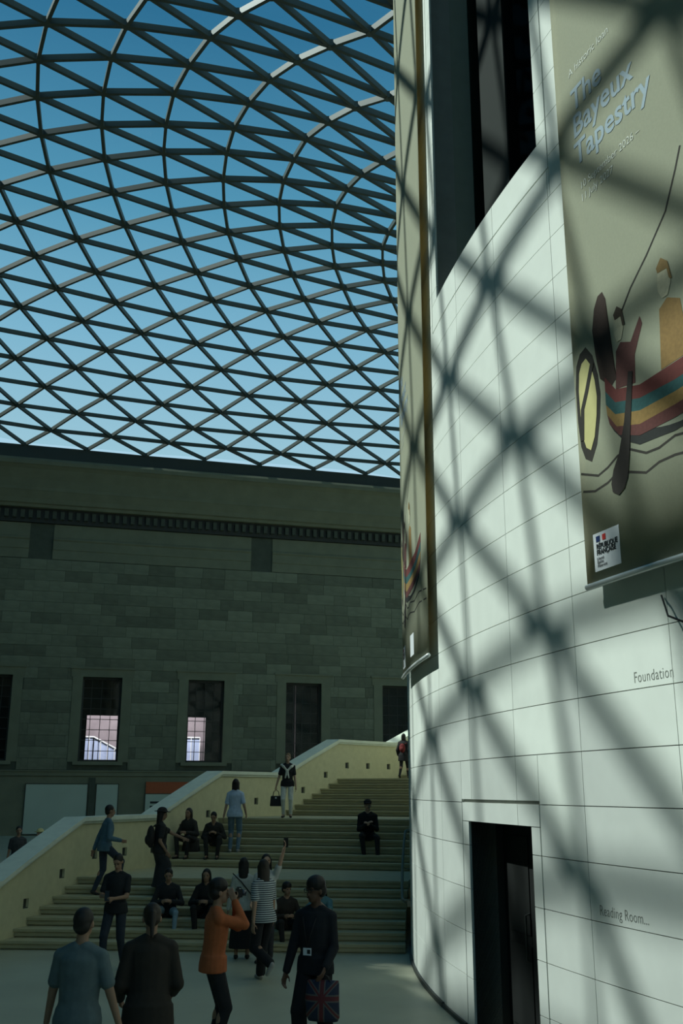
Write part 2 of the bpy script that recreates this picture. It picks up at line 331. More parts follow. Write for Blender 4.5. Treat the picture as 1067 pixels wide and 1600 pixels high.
# ------------------------------------------------------------------ glass roof: steel lattice and panes
# plan positions of the lattice nodes in cm, row by row (rows run parallel to the far wall)
LAT = {
 -31: (20, "277,-2583 513,-2451"),
 -30: (19, "74,-2504 310,-2371 547,-2240"),
 -29: (17, "-364,-2563 -128,-2427 108,-2292 344,-2159 579,-2028"),
 -28: (16, "-566,-2489 -331,-2350 -95,-2214 140,-2080 376,-1947"),
 -27: (14, "-1005,-2557 -770,-2416 -534,-2276 -299,-2138 -64,-2001 172,-1867 407,-1736"),
 -26: (13, "-1208,-2488 -973,-2344 -738,-2203 -503,-2063 -268,-1925 -33,-1789 202,-1656 437,-1525"),
 -25: (11, "-1647,-2566 -1412,-2420 -1178,-2275 -943,-2132 -708,-1990 -473,-1850 -238,-1712 -4,-1577 231,-1444 466,-1314"),
 -24: (10, "-1851,-2502 -1617,-2354 -1383,-2208 -1148,-2062 -914,-1918 -679,-1777 -444,-1637 -210,-1500 25,-1365 260,-1233 495,-1104"),
 -23: (8, "-2289,-2590 -2055,-2440 -1822,-2291 -1588,-2142 -1354,-1995 -1120,-1849 -886,-1705 -651,-1564 -417,-1424 -182,-1288 53,-1154 287,-1023 522,-895"),
 -22: (7, "-2493,-2532 -2260,-2380 -2027,-2229 -1794,-2079 -1561,-1930 -1327,-1782 -1093,-1636 -859,-1492 -624,-1351 -390,-1212 -155,-1076 79,-943 313,-813 548,-687"),
 -21: (6, "-2698,-2475 -2466,-2323 -2234,-2170 -2001,-2018 -1768,-1867 -1535,-1717 -1301,-1569 -1067,-1423 -833,-1280 -599,-1138 -364,-1000 -130,-865 104,-733 338,-605 572,-480"),
 -20: (4, "-3133,-2575 -2902,-2421 -2671,-2267 -2440,-2113 -2208,-1959 -1976,-1807 -1743,-1655 -1510,-1505 -1277,-1357 -1043,-1210 -808,-1067 -574,-926 -340,-789 -106,-655 128,-524 362,-397 596,-274"),
 -19: (3, "-3337,-2523 -3107,-2369 -2877,-2214 -2647,-2058 -2416,-1903 -2185,-1749 -1953,-1595 -1720,-1443 -1487,-1292 -1253,-1144 -1019,-998 -785,-855 -551,-715 -317,-578 -83,-446 151,-316 384,-191"),
 -18: (2, "-3541,-2473 -3312,-2318 -3083,-2163 -2854,-2006 -2624,-1850 -2394,-1694 -2163,-1538 -1931,-1384 -1699,-1231 -1465,-1080 -1232,-931 -998,-786 -763,-643 -529,-504 -295,-369 -61,-237 172,-110 405,13"),
 -17: (0, "-3972,-2579 -3744,-2425 -3517,-2270 -3289,-2114 -3061,-1956 -2833,-1799 -2604,-1641 -2374,-1484 -2143,-1327 -1911,-1172 -1679,-1019 -1445,-868 -1211,-719 -977,-574 -743,-432 -508,-294 -275,-161 -41,-31 192,95 424,215"),
 -16: (-1, "-4173,-2531 -3947,-2378 -3721,-2223 -3495,-2067 -3268,-1909 -3041,-1750 -2814,-1591 -2586,-1432 -2356,-1273 -2125,-1116 -1894,-960 -1661,-807 -1427,-656 -1193,-508 -958,-363 -724,-223 -489,-86 -256,46 -23,174 209,297 441,416"),
 -15: (-2, "-4375,-2485 -4149,-2333 -3924,-2178 -3700,-2022 -3475,-1863 -3250,-1704 -3024,-1544 -2797,-1383 -2569,-1223 -2340,-1063 -2110,-905 -1878,-749 -1644,-596 -1410,-445 -1175,-297 -940,-154 -706,-14 -472,121 -239,251 -6,377 225,497 456,613"),
 -14: (-3, "-4575,-2439 -4351,-2288 -4127,-2134 -3904,-1978 -3681,-1820 -3458,-1660 -3234,-1499 -3009,-1337 -2783,-1175 -2556,-1014 -2327,-854 -2096,-695 -1863,-539 -1630,-385 -1395,-235 -1160,-88 -924,55 -690,193 -456,326 -224,454 8,577 239,695 469,808"),
 -13: (-3, "-4552,-2244 -4329,-2091 -4107,-1936 -3886,-1779 -3664,-1619 -3443,-1457 -3221,-1294 -2997,-1131 -2772,-968 -2545,-805 -2316,-644 -2085,-485 -1851,-329 -1617,-175 -1381,-26 -1145,120 -910,261 -676,398 -443,529 -211,655 20,775 249,889 479,999"),
 -12: (-3, "-4530,-2049 -4309,-1895 -4089,-1739 -3870,-1579 -3651,-1418 -3431,-1254 -3210,-1090 -2988,-925 -2764,-760 -2537,-597 -2308,-435 -2076,-276 -1842,-120 -1606,33 -1369,182 -1133,326 -898,466 -664,600 -431,729 -201,852 29,969 257,1080 486,1186"),
 -11: (-4, "-4730,-2007 -4510,-1855 -4292,-1700 -4074,-1541 -3857,-1380 -3640,-1217 -3423,-1051 -3204,-885 -2983,-718 -2759,-553 -2532,-389 -2302,-227 -2069,-68 -1834,87 -1597,239 -1359,387 -1122,530 -887,668 -654,800 -423,926 -194,1046 34,1159 262,1267 490,1368"),
 -10: (-4, "-4710,-1814 -4492,-1661 -4276,-1505 -4061,-1345 -3847,-1181 -3633,-1016 -3418,-848 -3201,-680 -2981,-512 -2758,-346 -2531,-182 -2300,-21 -2065,137 -1828,292 -1589,443 -1351,589 -1114,730 -880,866 -648,996 -418,1119 -191,1235 36,1345 262,1448 490,1546"),
 -9: (-4, "-4691,-1622 -4476,-1468 -4263,-1310 -4052,-1148 -3841,-983 -3629,-815 -3417,-645 -3202,-476 -2984,-307 -2761,-140 -2533,23 -2300,184 -2063,340 -1824,494 -1584,643 -1345,788 -1108,928 -875,1061 -645,1188 -418,1308 -193,1420 33,1526 259,1625 487,1718"),
 -8: (-4, "-4675,-1431 -4463,-1276 -4253,-1116 -4045,-952 -3838,-784 -3630,-614 -3421,-442 -3208,-271 -2991,-102 -2768,64 -2538,226 -2303,385 -2064,540 -1822,691 -1581,839 -1342,983 -1107,1121 -876,1252 -648,1376 -423,1492 -199,1600 25,1701 252,1795 481,1885"),
 -7: (-4, "-4660,-1241 -4452,-1084 -4246,-923 -4042,-756 -3839,-586 -3635,-413 -3430,-239 -3220,-68 -3003,101 -2779,265 -2547,425 -2309,581 -2067,734 -1823,884 -1581,1031 -1343,1174 -1110,1310 -882,1438 -657,1558 -434,1669 -211,1773 13,1869 241,1959 473,2045"),
 -6: (-4, "-4647,-1052 -4442,-894 -4241,-730 -4042,-560 -3844,-387 -3646,-211 -3445,-36 -3237,135 -3021,301 -2795,462 -2560,619 -2318,772 -2073,923 -1827,1072 -1585,1218 -1349,1359 -1120,1493 -896,1618 -674,1734 -452,1840 -229,1939 -3,2031 228,2117 463,2199"),
 -5: (-4, "-4636,-864 -4435,-704 -4239,-537 -4046,-365 -3855,-188 -3663,-9 -3466,166 -3260,335 -3043,497 -2814,653 -2576,805 -2331,955 -2083,1104 -1836,1252 -1597,1398 -1365,1538 -1140,1670 -918,1791 -698,1902 -476,2004 -251,2098 -21,2185 213,2268 454,2347"),
 -4: (-4, "-4626,-676 -4431,-515 -4240,-345 -4054,-169 -3871,13 -3686,193 -3494,367 -3289,532 -3070,687 -2838,836 -2597,982 -2349,1128 -2099,1276 -1854,1425 -1619,1571 -1393,1711 -1171,1839 -951,1956 -729,2062 -505,2159 -276,2249 -42,2333 199,2413 446,2490"),
 -3: (-4, "-4618,-490 -4427,-327 -4243,-154 -4066,28 -3893,214 -3716,396 -3527,565 -3321,721 -3100,868 -2867,1009 -2625,1148 -2377,1290 -2127,1437 -1888,1588 -1659,1737 -1435,1874 -1213,1998 -991,2111 -766,2213 -536,2307 -302,2393 -61,2474 187,2552 442,2627"),
 -2: (-4, "-4610,-305 -4425,-140 -4248,37 -4081,225 -3921,417 -3752,596 -3563,756 -3355,901 -3134,1038 -2903,1170 -2665,1302 -2422,1438 -2178,1584 -1948,1739 -1715,1892 -1489,2025 -1263,2147 -1035,2257 -804,2357 -568,2447 -325,2530 -76,2609 180,2686 444,2761"),
 -1: (-4, "-4602,-120 -4422,47 -4254,229 -4099,423 -3953,619 -3788,788 -3596,936 -3388,1071 -3172,1198 -2949,1320 -2723,1442 -2497,1569 -2274,1710 -2023,1882 -1786,2027 -1551,2164 -1316,2288 -1080,2397 -840,2493 -595,2581 -344,2662 -85,2740 181,2816 454,2893"),
 0: (-4, "-4595,66 -4420,234 -4260,422 -4116,621 -3983,811 -3812,972 -3622,1110 -3423,1235 -3216,1350 -3006,1462 -2794,1574 -2583,1694 -2358,1834 -2108,1995 -1857,2156 -1609,2302 -1365,2424 -1120,2530 -871,2625 -616,2710 -354,2790 -85,2868 192,2945 475,3024"),
 1: (-4, "-4590,255 -4419,426 -4272,630 -4141,834 -3996,1008 -3828,1154 -3648,1281 -3460,1395 -3266,1501 -3067,1605 -2864,1712 -2651,1831 -2425,1972 -2175,2129 -1913,2296 -1659,2434 -1406,2555 -1150,2661 -891,2753 -626,2836 -354,2915 -73,2994 214,3075 509,3157"),
 2: (-4, "-4589,458 -4425,635 -4290,865 -4151,1051 -4006,1205 -3848,1336 -3679,1452 -3502,1558 -3317,1658 -3123,1759 -2919,1869 -2701,1999 -2469,2133 -2224,2270 -1959,2425 -1696,2563 -1432,2688 -1167,2790 -899,2878 -623,2960 -339,3040 -47,3123 252,3207 557,3294"),
 3: (-4, "-4600,693 -4444,892 -4299,1094 -4166,1260 -4027,1399 -3876,1521 -3715,1629 -3543,1729 -3362,1826 -3169,1928 -2959,2042 -2735,2169 -2495,2303 -2238,2429 -1982,2562 -1713,2704 -1441,2824 -1170,2918 -892,3002 -604,3085 -308,3169 -4,3256 306,3345"),
 4: (-4, "-4624,954 -4471,1142 -4331,1318 -4197,1468 -4058,1598 -3910,1712 -3751,1816 -3581,1913 -3398,2011 -3199,2117 -2977,2240 -2743,2366 -2496,2475 -2242,2600 -1988,2713 -1709,2852 -1436,2956 -1156,3043 -866,3129 -566,3216 -257,3305 59,3397 379,3491"),
 5: (-4, "-4658,1215 -4510,1387 -4372,1545 -4235,1684 -4094,1806 -3943,1916 -3782,2017 -3607,2114 -3417,2214 -3206,2321 -2976,2438 -2734,2550 -2480,2669 -2224,2775 -1961,2885 -1690,2998 -1410,3089 -1120,3176 -817,3266 -505,3358 -184,3452 142,3548 471,3646"),
 6: (-4, "-4698,1476 -4553,1634 -4413,1780 -4273,1910 -4127,2028 -3971,2135 -3803,2235 -3619,2334 -3418,2436 -3196,2545 -2956,2656 -2703,2765 -2445,2872 -2180,2971 -1912,3069 -1641,3152 -1359,3235 -1058,3325 -743,3418 -419,3513 -88,3611 246,3711 581,3812"),
 7: (-4, "-4739,1739 -4594,1887 -4451,2025 -4305,2150 -4152,2264 -3988,2370 -3810,2470 -3615,2571 -3402,2674 -3168,2783 -2911,2891 -2652,2988 -2393,3090 -2115,3179 -1847,3259 -1577,3322 -1280,3404 -968,3493 -642,3586 -308,3683 31,3783 371,3885"),
 8: (-3, "-4630,2150 -4482,2282 -4329,2403 -4167,2516 -3992,2621 -3802,2722 -3594,2822 -3366,2925 -3116,3030 -2848,3140 -2582,3230 -2309,3317 -2026,3398 -1753,3456 -1472,3518 -1173,3593 -850,3677 -514,3770 -172,3867 172,3967 514,4069"),
 9: (-3, "-4657,2422 -4502,2551 -4341,2671 -4168,2783 -3981,2888 -3777,2989 -3554,3088 -3309,3191 -3047,3302 -2767,3390 -2481,3492 -2207,3567 -1911,3633 -1641,3669 -1355,3723 -1037,3792 -702,3875 -358,3967 -13,4063 332,4162"),
 10: (-3, "-4673,2706 -4510,2834 -4339,2954 -4155,3066 -3954,3170 -3735,3270 -3495,3369 -3234,3475 -2956,3584 -2664,3669 -2368,3756 -2077,3806 -1781,3862 -1500,3886 -1196,3934 -867,4004 -525,4086 -180,4176 165,4269 506,4365"),
 11: (-3, "-4676,3001 -4504,3130 -4322,3251 -4125,3363 -3910,3467 -3675,3566 -3417,3664 -3138,3770 -2845,3872 -2532,3960 -2227,4023 -1925,4073 -1617,4099 -1324,4116 -1004,4164 -668,4231 -326,4309 16,4393 355,4482"),
 12: (-3, "-4665,3306 -4483,3438 -4288,3561 -4077,3675 -3847,3779 -3594,3876 -3316,3974 -3006,4089 -2695,4174 -2383,4244 -2068,4294 -1742,4325 -1428,4352 -1117,4363 -787,4405 -451,4465 -113,4537 221,4615 553,4699"),
 13: (-3, "-4639,3622 -4445,3757 -4237,3883 -4011,4000 -3763,4107 -3488,4206 -3186,4305 -2867,4396 -2535,4473 -2203,4524 -1872,4574 -1545,4587 -1220,4586 -888,4606 -555,4646 -223,4700 105,4765 430,4837"),
 14: (-3, "-4595,3945 -4389,4084 -4167,4216 -3924,4337 -3655,4446 -3356,4542 -3028,4626 -2690,4708 -2343,4762 -1998,4808 -1655,4824 -1317,4828 -975,4829 -642,4848 -316,4883 5,4931 323,4990"),
 15: (-4, "-4738,4120 -4533,4271 -4313,4416 -4075,4553 -3813,4677 -3523,4783 -3200,4867 -2844,4949 -2497,4997 -2126,5038 -1772,5058 -1420,5070 -1059,5061 -720,5063 -398,5079 -83,5109 226,5153 533,5209"),
 16: (-4, "-4669,4441 -4451,4596 -4217,4745 -3961,4885 -3678,5009 -3360,5106 -3007,5167 -2644,5214 -2272,5255 -1900,5269 -1529,5275 -1160,5279 -802,5277 -476,5277 -166,5292 137,5323 436,5367"),
 17: (-4, "-4580,4753 -4348,4910 -4097,5059 -3822,5197 -3514,5313 -3160,5385 -2783,5410 -2406,5433 -2023,5444 -1645,5456 -1265,5462 -892,5464 -560,5460 -250,5468 48,5491 342,5527"),
 18: (-5, "-4703,4892 -4470,5051 -4221,5203 -3951,5345 -3655,5467 -3319,5550 -2925,5558 -2543,5569 -2150,5564 -1767,5570 -1383,5571 -1003,5574 -660,5602 -346,5624 -48,5650 243,5684"),
}
NODE = {}
for r_, (p0, s_) in LAT.items():
    for i, xy in enumerate(s_.split()):
        x, y = xy.split(','); NODE[(p0 + i, r_)] = (int(x) / 100, int(y) / 100)
def roof_z(x, y, b=WX, d=D - .6, c=51.5, he=23.6, hc=25.2, a0=8.):
    r = math.hypot(x, y); num = (1 - x / b) * (1 + x / b) * (1 - y / d) * (1 + y / c); a = R
    den = (1 - a * x / (r * b)) * (1 + a * x / (r * b)) * (1 - a * y / (r * d)) * (1 + a * y / (r * c))
    eta = num / den
    return he + (hc - he) * eta + a0 * (1 - a / r) * math.sqrt(max(eta, 1e-6))
RI = R + .45
def inside(q): return math.hypot(*q) > RI and q[0] > -WX and q[1] < D - .5
def P3(q): return LW(q[0], q[1], roof_z(*q))
def pix(P):
    s, c = sin(rad(PITCH)), cos(rad(PITCH)); y, z = P.y, P.z - H
    zc = y * c + z * s
    if zc < .5: return None
    return 533.5 + F_PX * P.x / zc, 800 - F_PX * (z * c - y * s) / zc
def seen(P):
    q = pix(P); return q is not None and -5 < q[0] < 634 and -5 < q[1] < 750
bars = []
for (p, r) in NODE:
    for q in ((p + 1, r), (p, r + 1), (p - 1, r + 1)):
        if q not in NODE: continue
        if r == 18 and q[1] == 18: continue
        a, b_ = NODE[(p, r)], NODE[q]; ia, ib = inside(a), inside(b_)
        if not (ia or ib): continue
        A, B = Vector((*a, roof_z(*a) if ia else 0)), Vector((*b_, roof_z(*b_) if ib else 0))
        if ia != ib:
            lo, hi = (a, b_) if ia else (b_, a)
            t0, t1 = 0., 1.
            for _ in range(18):
                t = (t0 + t1) / 2; m_ = (lo[0] + (hi[0] - lo[0]) * t, lo[1] + (hi[1] - lo[1]) * t)
                if inside(m_): t0 = t
                else: t1 = t
            m_ = (lo[0] + (hi[0] - lo[0]) * t0, lo[1] + (hi[1] - lo[1]) * t0)
            if t0 < .08: continue
            A, B = Vector((*lo, roof_z(*lo))), Vector((*m_, roof_z(*m_)))
        bars.append((LW(*A), LW(*B)))
def bar_rank(ab):
    a, b_ = ab; m_ = (a + b_) / 2
    if not (seen(a) or seen(b_)): return 0
    qa, qb = pix(a), pix(b_)
    return math.hypot(qa[0] - qb[0], qa[1] - qb[1]) * 8 / max(1, m_.length / 30)
bars.sort(key=bar_rank, reverse=True)
BW, BH = .12, .23
for a, b_ in bars[:300]:
    m_ = MB(); m_.bar(a, b_, BW, BH); m_.build('roof_bar', M['steel'], roof)
m_ = MB()
for a, b_ in bars[300:]: m_.bar(a, b_, BW, BH)
m_.build('roof_bars_rest', M['steel'], roof, kind='stuff')
# hub at every node
m_ = MB()
for k_, q in NODE.items():
    if not inside(q): continue
    c_ = P3(q)
    v = [c_ + Vector((.15 * cos(pi * i / 3), .15 * sin(pi * i / 3), dz)) for dz in (-.12, .12) for i in range(6)]
    m_.add(v, [[i, (i + 1) % 6, 6 + (i + 1) % 6, 6 + i] for i in range(6)] + [[5, 4, 3, 2, 1, 0], [6, 7, 8, 9, 10, 11]])
m_.build('roof_hubs', M['steel'], roof, kind='stuff')
# panes, laid on top of the bars
def clip(poly, fn):
    o = []
    for i in range(len(poly)):
        a, b_ = poly[i], poly[(i + 1) % len(poly)]; fa, fb_ = fn(a), fn(b_)
        if fa >= 0: o.append(a)
        if (fa >= 0) != (fb_ >= 0):
            t = fa / (fa - fb_); o.append((a[0] + (b_[0] - a[0]) * t, a[1] + (b_[1] - a[1]) * t))
    return o
panes = []
for (p, r) in NODE:
    for t in (((p, r), (p + 1, r), (p, r + 1)), ((p + 1, r), (p + 1, r + 1), (p, r + 1))):
        if not all(k in NODE for k in t): continue
        poly = [NODE[k] for k in t]
        if not any(inside(q) for q in poly): continue
        if not all(inside(q) for q in poly):
            cx = sum(q[0] for q in poly) / 3; cy = sum(q[1] for q in poly) / 3; rr = math.hypot(cx, cy); ux, uy = cx / rr, cy / rr
            poly = clip(poly, lambda q: q[0] * ux + q[1] * uy - RI)
            if poly: poly = clip(poly, lambda q: q[0] + WX)
            if poly: poly = clip(poly, lambda q: D - .5 - q[1])
            if len(poly) < 3: continue
        c_ = (sum(q[0] for q in poly) / len(poly), sum(q[1] for q in poly) / len(poly))
        area = abs(sum(poly[i][0] * poly[(i + 1) % len(poly)][1] - poly[(i + 1) % len(poly)][0] * poly[i][1] for i in range(len(poly)))) / 2
        if area < .05: continue
        panes.append(([LW(c_[0] + (q[0] - c_[0]) * .985, c_[1] + (q[1] - c_[1]) * .985, roof_z(*q) + .12) for q in poly]))
def pane_rank(P):
    c_ = sum(P, Vector()) / len(P)
    if not seen(c_): return 0
    q = [pix(v) for v in P]
    return abs(sum(q[i][0] * q[(i + 1) % len(q)][1] - q[(i + 1) % len(q)][0] * q[i][1] for i in range(len(q)))) / 2
panes.sort(key=pane_rank, reverse=True)
def pane_geo(m_, P):
    n = len(P); m_.add([v for v in P] + [v + Vector((0, 0, .03)) for v in P], [list(range(n))[::-1], list(range(n, 2 * n))] + [[i, (i + 1) % n, n + (i + 1) % n, n + i] for i in range(n)])
for P in panes[:300]:
    m_ = MB(); pane_geo(m_, P); m_.build('roof_pane', M['roof_glass'], roof)
def west_strip(P):
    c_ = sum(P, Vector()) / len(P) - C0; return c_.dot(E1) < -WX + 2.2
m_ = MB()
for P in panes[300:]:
    if west_strip(P): pane_geo(m_, P)
m_.build('sun_dimming_edge_panes', M['dimming_glass'], roof, kind='stuff')  # out-of-view west panes darkened to weaken the sun on the lower drum wall
m_ = MB()
for P in panes[300:]:
    if not west_strip(P): pane_geo(m_, P)
m_.build('roof_panes_rest', M['roof_glass'], roof, kind='stuff')
# edge beam along the far wall and ring beam on the drum
tips = [NODE[(p, 18)] for p in range(-1, 11) if (p, 18) in NODE]
tips = [(-WX, tips[1][1] - .15)] + tips[1:] + [(24., tips[-1][1] + .2)]
m_ = MB()
for a, b_ in zip(tips[:-1], tips[1:]):
    A = LW(a[0], a[1] + .12, 23.82); B = LW(b_[0], b_[1] + .12, 23.82); m_.bar(A, B + (B - A).normalized() * .05, .42, .86)
m_.build('edge_beam', M['edge'], roof)
m_ = MB()
m_.arcslab(-70, 200, R + .1, R + .55, lambda a: roof_z(-(R + .45) * cos(rad(a)), (R + .45) * sin(rad(a))) - .36, lambda a: roof_z(-(R + .45) * cos(rad(a)), (R + .45) * sin(rad(a))) + .2, 120, PWf)
m_.build('ring_beam', M['edge'], roof)

# ------------------------------------------------------------------ the round drum
drum = struct(empty('wall_drum'))
TOP = 25.6
WO = (-1.24, 7.27, 9.63, 19.0); DO = (.90, 5.30, 0.0, 2.30)          # openings phi0, phi1, z0, z1
WS = (-1.76, 7.95, 9.21, 19.4); DS = (.43, 5.89, 0.0, 2.52)          # their stone surrounds
m_ = MB(); RB = R - .03
edges = sorted(set([-180 + 3 * i for i in range(121)] + [WO[0], WO[1], DO[0], DO[1]]))
for a0, a1 in zip(edges[:-1], edges[1:]):
    mid = (a0 + a1) / 2; spans = [(0, TOP)]
    if WO[0] < mid < WO[1]: spans = [(spans[0][0], WO[2]), (WO[3], TOP)]
    if DO[0] < mid < DO[1]: spans = [(DO[3], spans[0][1])] + spans[1:]
    n_ = 2 if a1 - a0 > 1 else 1
    for z0, z1 in spans: m_.arcslab(a0, a1, RB - .3, RB, z0, z1, n_, PWf)
m_.build('backing', M['lime_back'], drum)
def slab(name, a0, a1, z0, z1, m, parent=drum, r0=R - .03, r1=R, gap=.004):
    g = math.degrees(gap / R); s_ = MB(); s_.arcslab(a0 + g, a1 - g, r0, r1, z0 + gap, z1 - gap, max(1, int((a1 - a0) / .85 + .5)), PWf)
    return s_.build(name, m, parent)
CB = [-8.34 + 3.33 * i for i in range(9)]; Z0, DZ = .08, .4875
def cut(rects, hole):
    out_ = []
    for a0, a1, z0, z1 in rects:
        h0, h1, k0, k1 = hole
        if a1 <= h0 or a0 >= h1 or z1 <= k0 or z0 >= k1: out_.append((a0, a1, z0, z1)); continue
        if a0 < h0: out_.append((a0, h0, z0, z1))
        if a1 > h1: out_.append((h1, a1, z0, z1))
        b0, b1 = max(a0, h0), min(a1, h1)
        if z0 < k0: out_.append((b0, b1, z0, k0))
        if z1 > k1: out_.append((b0, b1, k1, z1))
    return out_
GAPF = .035
def mer(rects, ): return [q for q in rects if q[1] - q[0] > .06 and q[3] - q[2] > .03]
npan = 0
for i in range(8):
    for k in range(-1, 38):
        z0 = Z0 + k * DZ if k >= 0 else 0.0; z1 = Z0 + (k + 1) * DZ
        if k == -1: continue
        if k == 0: z0 = 0.0
        if CB[i] >= 14 and z0 > 16.5: continue
        for q in mer(cut(cut([(CB[i], CB[i + 1], z0, z1)], (WS[0] - GAPF, WS[1] + GAPF, WS[2] - .014, WS[3])), (DS[0] - GAPF, DS[1] + GAPF, DS[2], DS[3] + .03))):
            if npan < 296 - 34: slab('stone_panel', *q, M['lime']); npan += 1
            else: slab('stone_panel', *q, M['lime']); npan += 1
# stone surrounds: jambs split at the courses, sill and lintel
for k in range(19, 38):
    z0 = max(Z0 + k * DZ, WO[2] if k == 19 else 0); z1 = Z0 + (k + 1) * DZ
    if z1 < WO[2]: continue
    slab('jamb_stone', WS[0], WO[0], z0, z1, M['lime']); slab('jamb_stone', WO[1], WS[1], z0, z1, M['lime'])
for a0, a1 in ((WS[0], 1.65), (1.65, 4.98), (4.98, WS[1])): slab('sill_stone', a0, a1, WS[2], WO[2], M['lime'])
for a0, a1 in ((DS[0], 1.65), (1.65, DS[1])): slab('lintel_stone', a0, a1, DO[3], DS[3], M['lime'])
for z0, z1 in ((0, .56), (.56, 1.055), (1.055, 1.54), (1.54, 2.03), (2.03, DO[3])):
    slab('jamb_stone', DS[0], DO[0], z0, z1, M['lime']); slab('jamb_stone', DO[1], DS[1], z0, z1, M['lime'])
m_ = MB(); m_.arcslab(-40, 60, RB - .3, RB - .01, 19.2, TOP, 60, PWf)
m_ = MB(); m_.arcslab(-75, -8.36, RB, R, 0, TOP, 40, PWf); m_.arcslab(18.32, 160, RB, R, 0, TOP, 70, PWf); m_.arcslab(-8.34, 18.3, RB, R, 18.62, TOP, 20, PWf); m_.arcslab(14.99, 18.3, RB, R, 16.66, 18.6, 4, PWf)
m_.build('plain_cladding', M['lime'], drum)
m_ = MB(); m_.arcslab(8.6, 60, R - .01, R + .035, 0, .06, 50, PWf); m_.arcslab(-40, DS[0] - .1, R - .01, R + .03, 0, .04, 40, PWf); m_.arcslab(DS[1] + .1, 8.6, R - .01, R + .03, 0, .05, 4, PWf)
struct(m_.build('baseboard_drum', M['dark']))
# tall window in the drum
wi = struct(empty('window_1', PW(3.0, WO[2])))
def wfn(o):
    return lambda a, r, z: PW(a, z, r) - o.location
f1 = wfn(wi); RD = R - .62
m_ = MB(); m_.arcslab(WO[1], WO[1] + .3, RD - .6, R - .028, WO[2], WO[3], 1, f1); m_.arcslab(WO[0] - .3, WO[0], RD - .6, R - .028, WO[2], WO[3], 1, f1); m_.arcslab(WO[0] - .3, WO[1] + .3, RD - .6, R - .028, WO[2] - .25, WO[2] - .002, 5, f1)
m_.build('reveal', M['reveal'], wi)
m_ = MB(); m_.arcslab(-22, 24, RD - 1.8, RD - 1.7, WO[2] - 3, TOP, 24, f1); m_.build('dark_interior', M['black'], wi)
for a0, a1 in ((-1.2, 1.0), (1.1, 3.9), (5.3, 7.2)):
    m_ = MB(); m_.arcslab(a0, a1, RD - .02, RD, WO[2] + .02, WO[3], 3, f1); m_.build('pane', M['dark_glass'], wi)
m_ = MB(); m_.arcslab(5.25, 5.3, RD - .06, RD + .04, WO[2], WO[3], 1, f1); m_.arcslab(1.0, 1.1, RD - .06, RD + .06, WO[2], WO[3], 1, f1); m_.arcslab(3.9, 3.98, RD - .06, RD + .06, WO[2], WO[3], 1, f1); m_.arcslab(-1.24, 7.27, RD - .06, RD + .05, WO[2], WO[2] + .06, 6, f1)
m_.build('frame', M['black'], wi)
m_ = MB(); m_.arcslab(3.1, 5.4, RD + .07, RD + .09, WO[2] + .07, WO[3], 3, f1); m_.build('roller_blind', M['slate'], wi)
m_ = MB(); m_.tube([f1(-1.0, RD + .3, 10.9), f1(.1, RD + .12, 10.35)], .012, 6); m_.build('slanting_line', M['chrome'], wi)  # thin pale slanting line across the window recess
# dark door in the drum
dr = struct(empty('door_1', PW(3.1, 0))); f1 = wfn(dr); RD = R - .42
m_ = MB(); m_.arcslab(DO[1], DO[1] + .2, RD - .1, R - .028, 0, DO[3], 1, f1); m_.arcslab(DO[0] - .2, DO[0], RD - .1, R - .028, 0, DO[3], 1, f1); m_.arcslab(DO[0], DO[1], RD - .1, R - .028, DO[3], DO[3] + .1, 3, f1)
m_.build('reveal', M['dark'], dr)
for a0, a1, s_ in ((DO[0] + .02, 3.08, 1), (3.12, DO[1] - .02, -1)):
    m_ = MB(); m_.arcslab(a0, a1, RD - .05, RD, .01, DO[3] - .02, 2, f1)
    lf = m_.build('door_leaf', M['black'], dr)
    m_ = MB()
    for z0, z1 in ((.15, 1.0), (1.12, 2.15)):
        m_.arcslab(a0 + .3, a1 - .3, RD, RD + .012, z0, z1, 2, f1)
    m_.build('leaf_panel', M['black'], lf)
    ah = 3.1 - .35 * s_
    m_ = MB(); m_.tube([f1(ah, RD, .85), f1(ah, RD + .06, .87), f1(ah, RD + .06, 1.33), f1(ah, RD, 1.35)], .012, 8); m_.build('handle', M['dark'], lf)
# lettering cut into the drum
FONT = None
def text_geo(body, size, weight=0.0, space=1.0):
    cu = bpy.data.curves.new('txt', 'FONT'); cu.body = body; cu.size = size; cu.offset = weight; cu.space_character = space; cu.resolution_u = 3
    o = bpy.data.objects.new('txt', cu); COL.objects.link(o); bpy.context.view_layer.update()
    me = o.to_mesh(); V = [v.co.copy() for v in me.vertices]; Fc = [list(p.vertices) for p in me.polygons]
    o.to_mesh_clear(); bpy.data.objects.remove(o); bpy.data.curves.remove(cu); return V, Fc
def wrap_text(name, body, size, phi, z, m, parent, r, weight=0., space=1., scale_x=1., th=.0015):
    V, Fc = text_geo(body, size, weight, space); n = len(V)
    k = math.degrees(1 / R)
    off = parent.location if parent.type == 'EMPTY' else Vector()
    vv = [PW(phi - v.x * scale_x * k, z + v.y, r) - off for v in V] + [PW(phi - v.x * scale_x * k, z + v.y, r + th) - off for v in V]
    return mobj(name, vv, [f[::-1] for f in Fc] + [[i + n for i in f] for f in Fc], m, parent, False, 'stuff' if size < .13 else None)
wrap_text('lettering', 'Foundation', .135, -3.80, 3.545, M['engrave'], drum, R, -.001, 1.1, .80)
wrap_text('lettering', 'Reading Room...', .125, -2.02, 1.60, M['engrave'], drum, R, -.001, 1.05, .85)
m_ = MB(); m_.tube([PW(-4.93, 4.22, R + .02), PW(-5.08, 4.17, R + .06), PW(-5.3, 4.02, R + .1), PW(-5.6, 3.95, R + .05)], .009, 6); m_.build('loose_cord', M['ink'], None)
tag(bpy.data.objects['loose_cord'], 'short black cord hanging on the white wall below the large banner', 'cord')

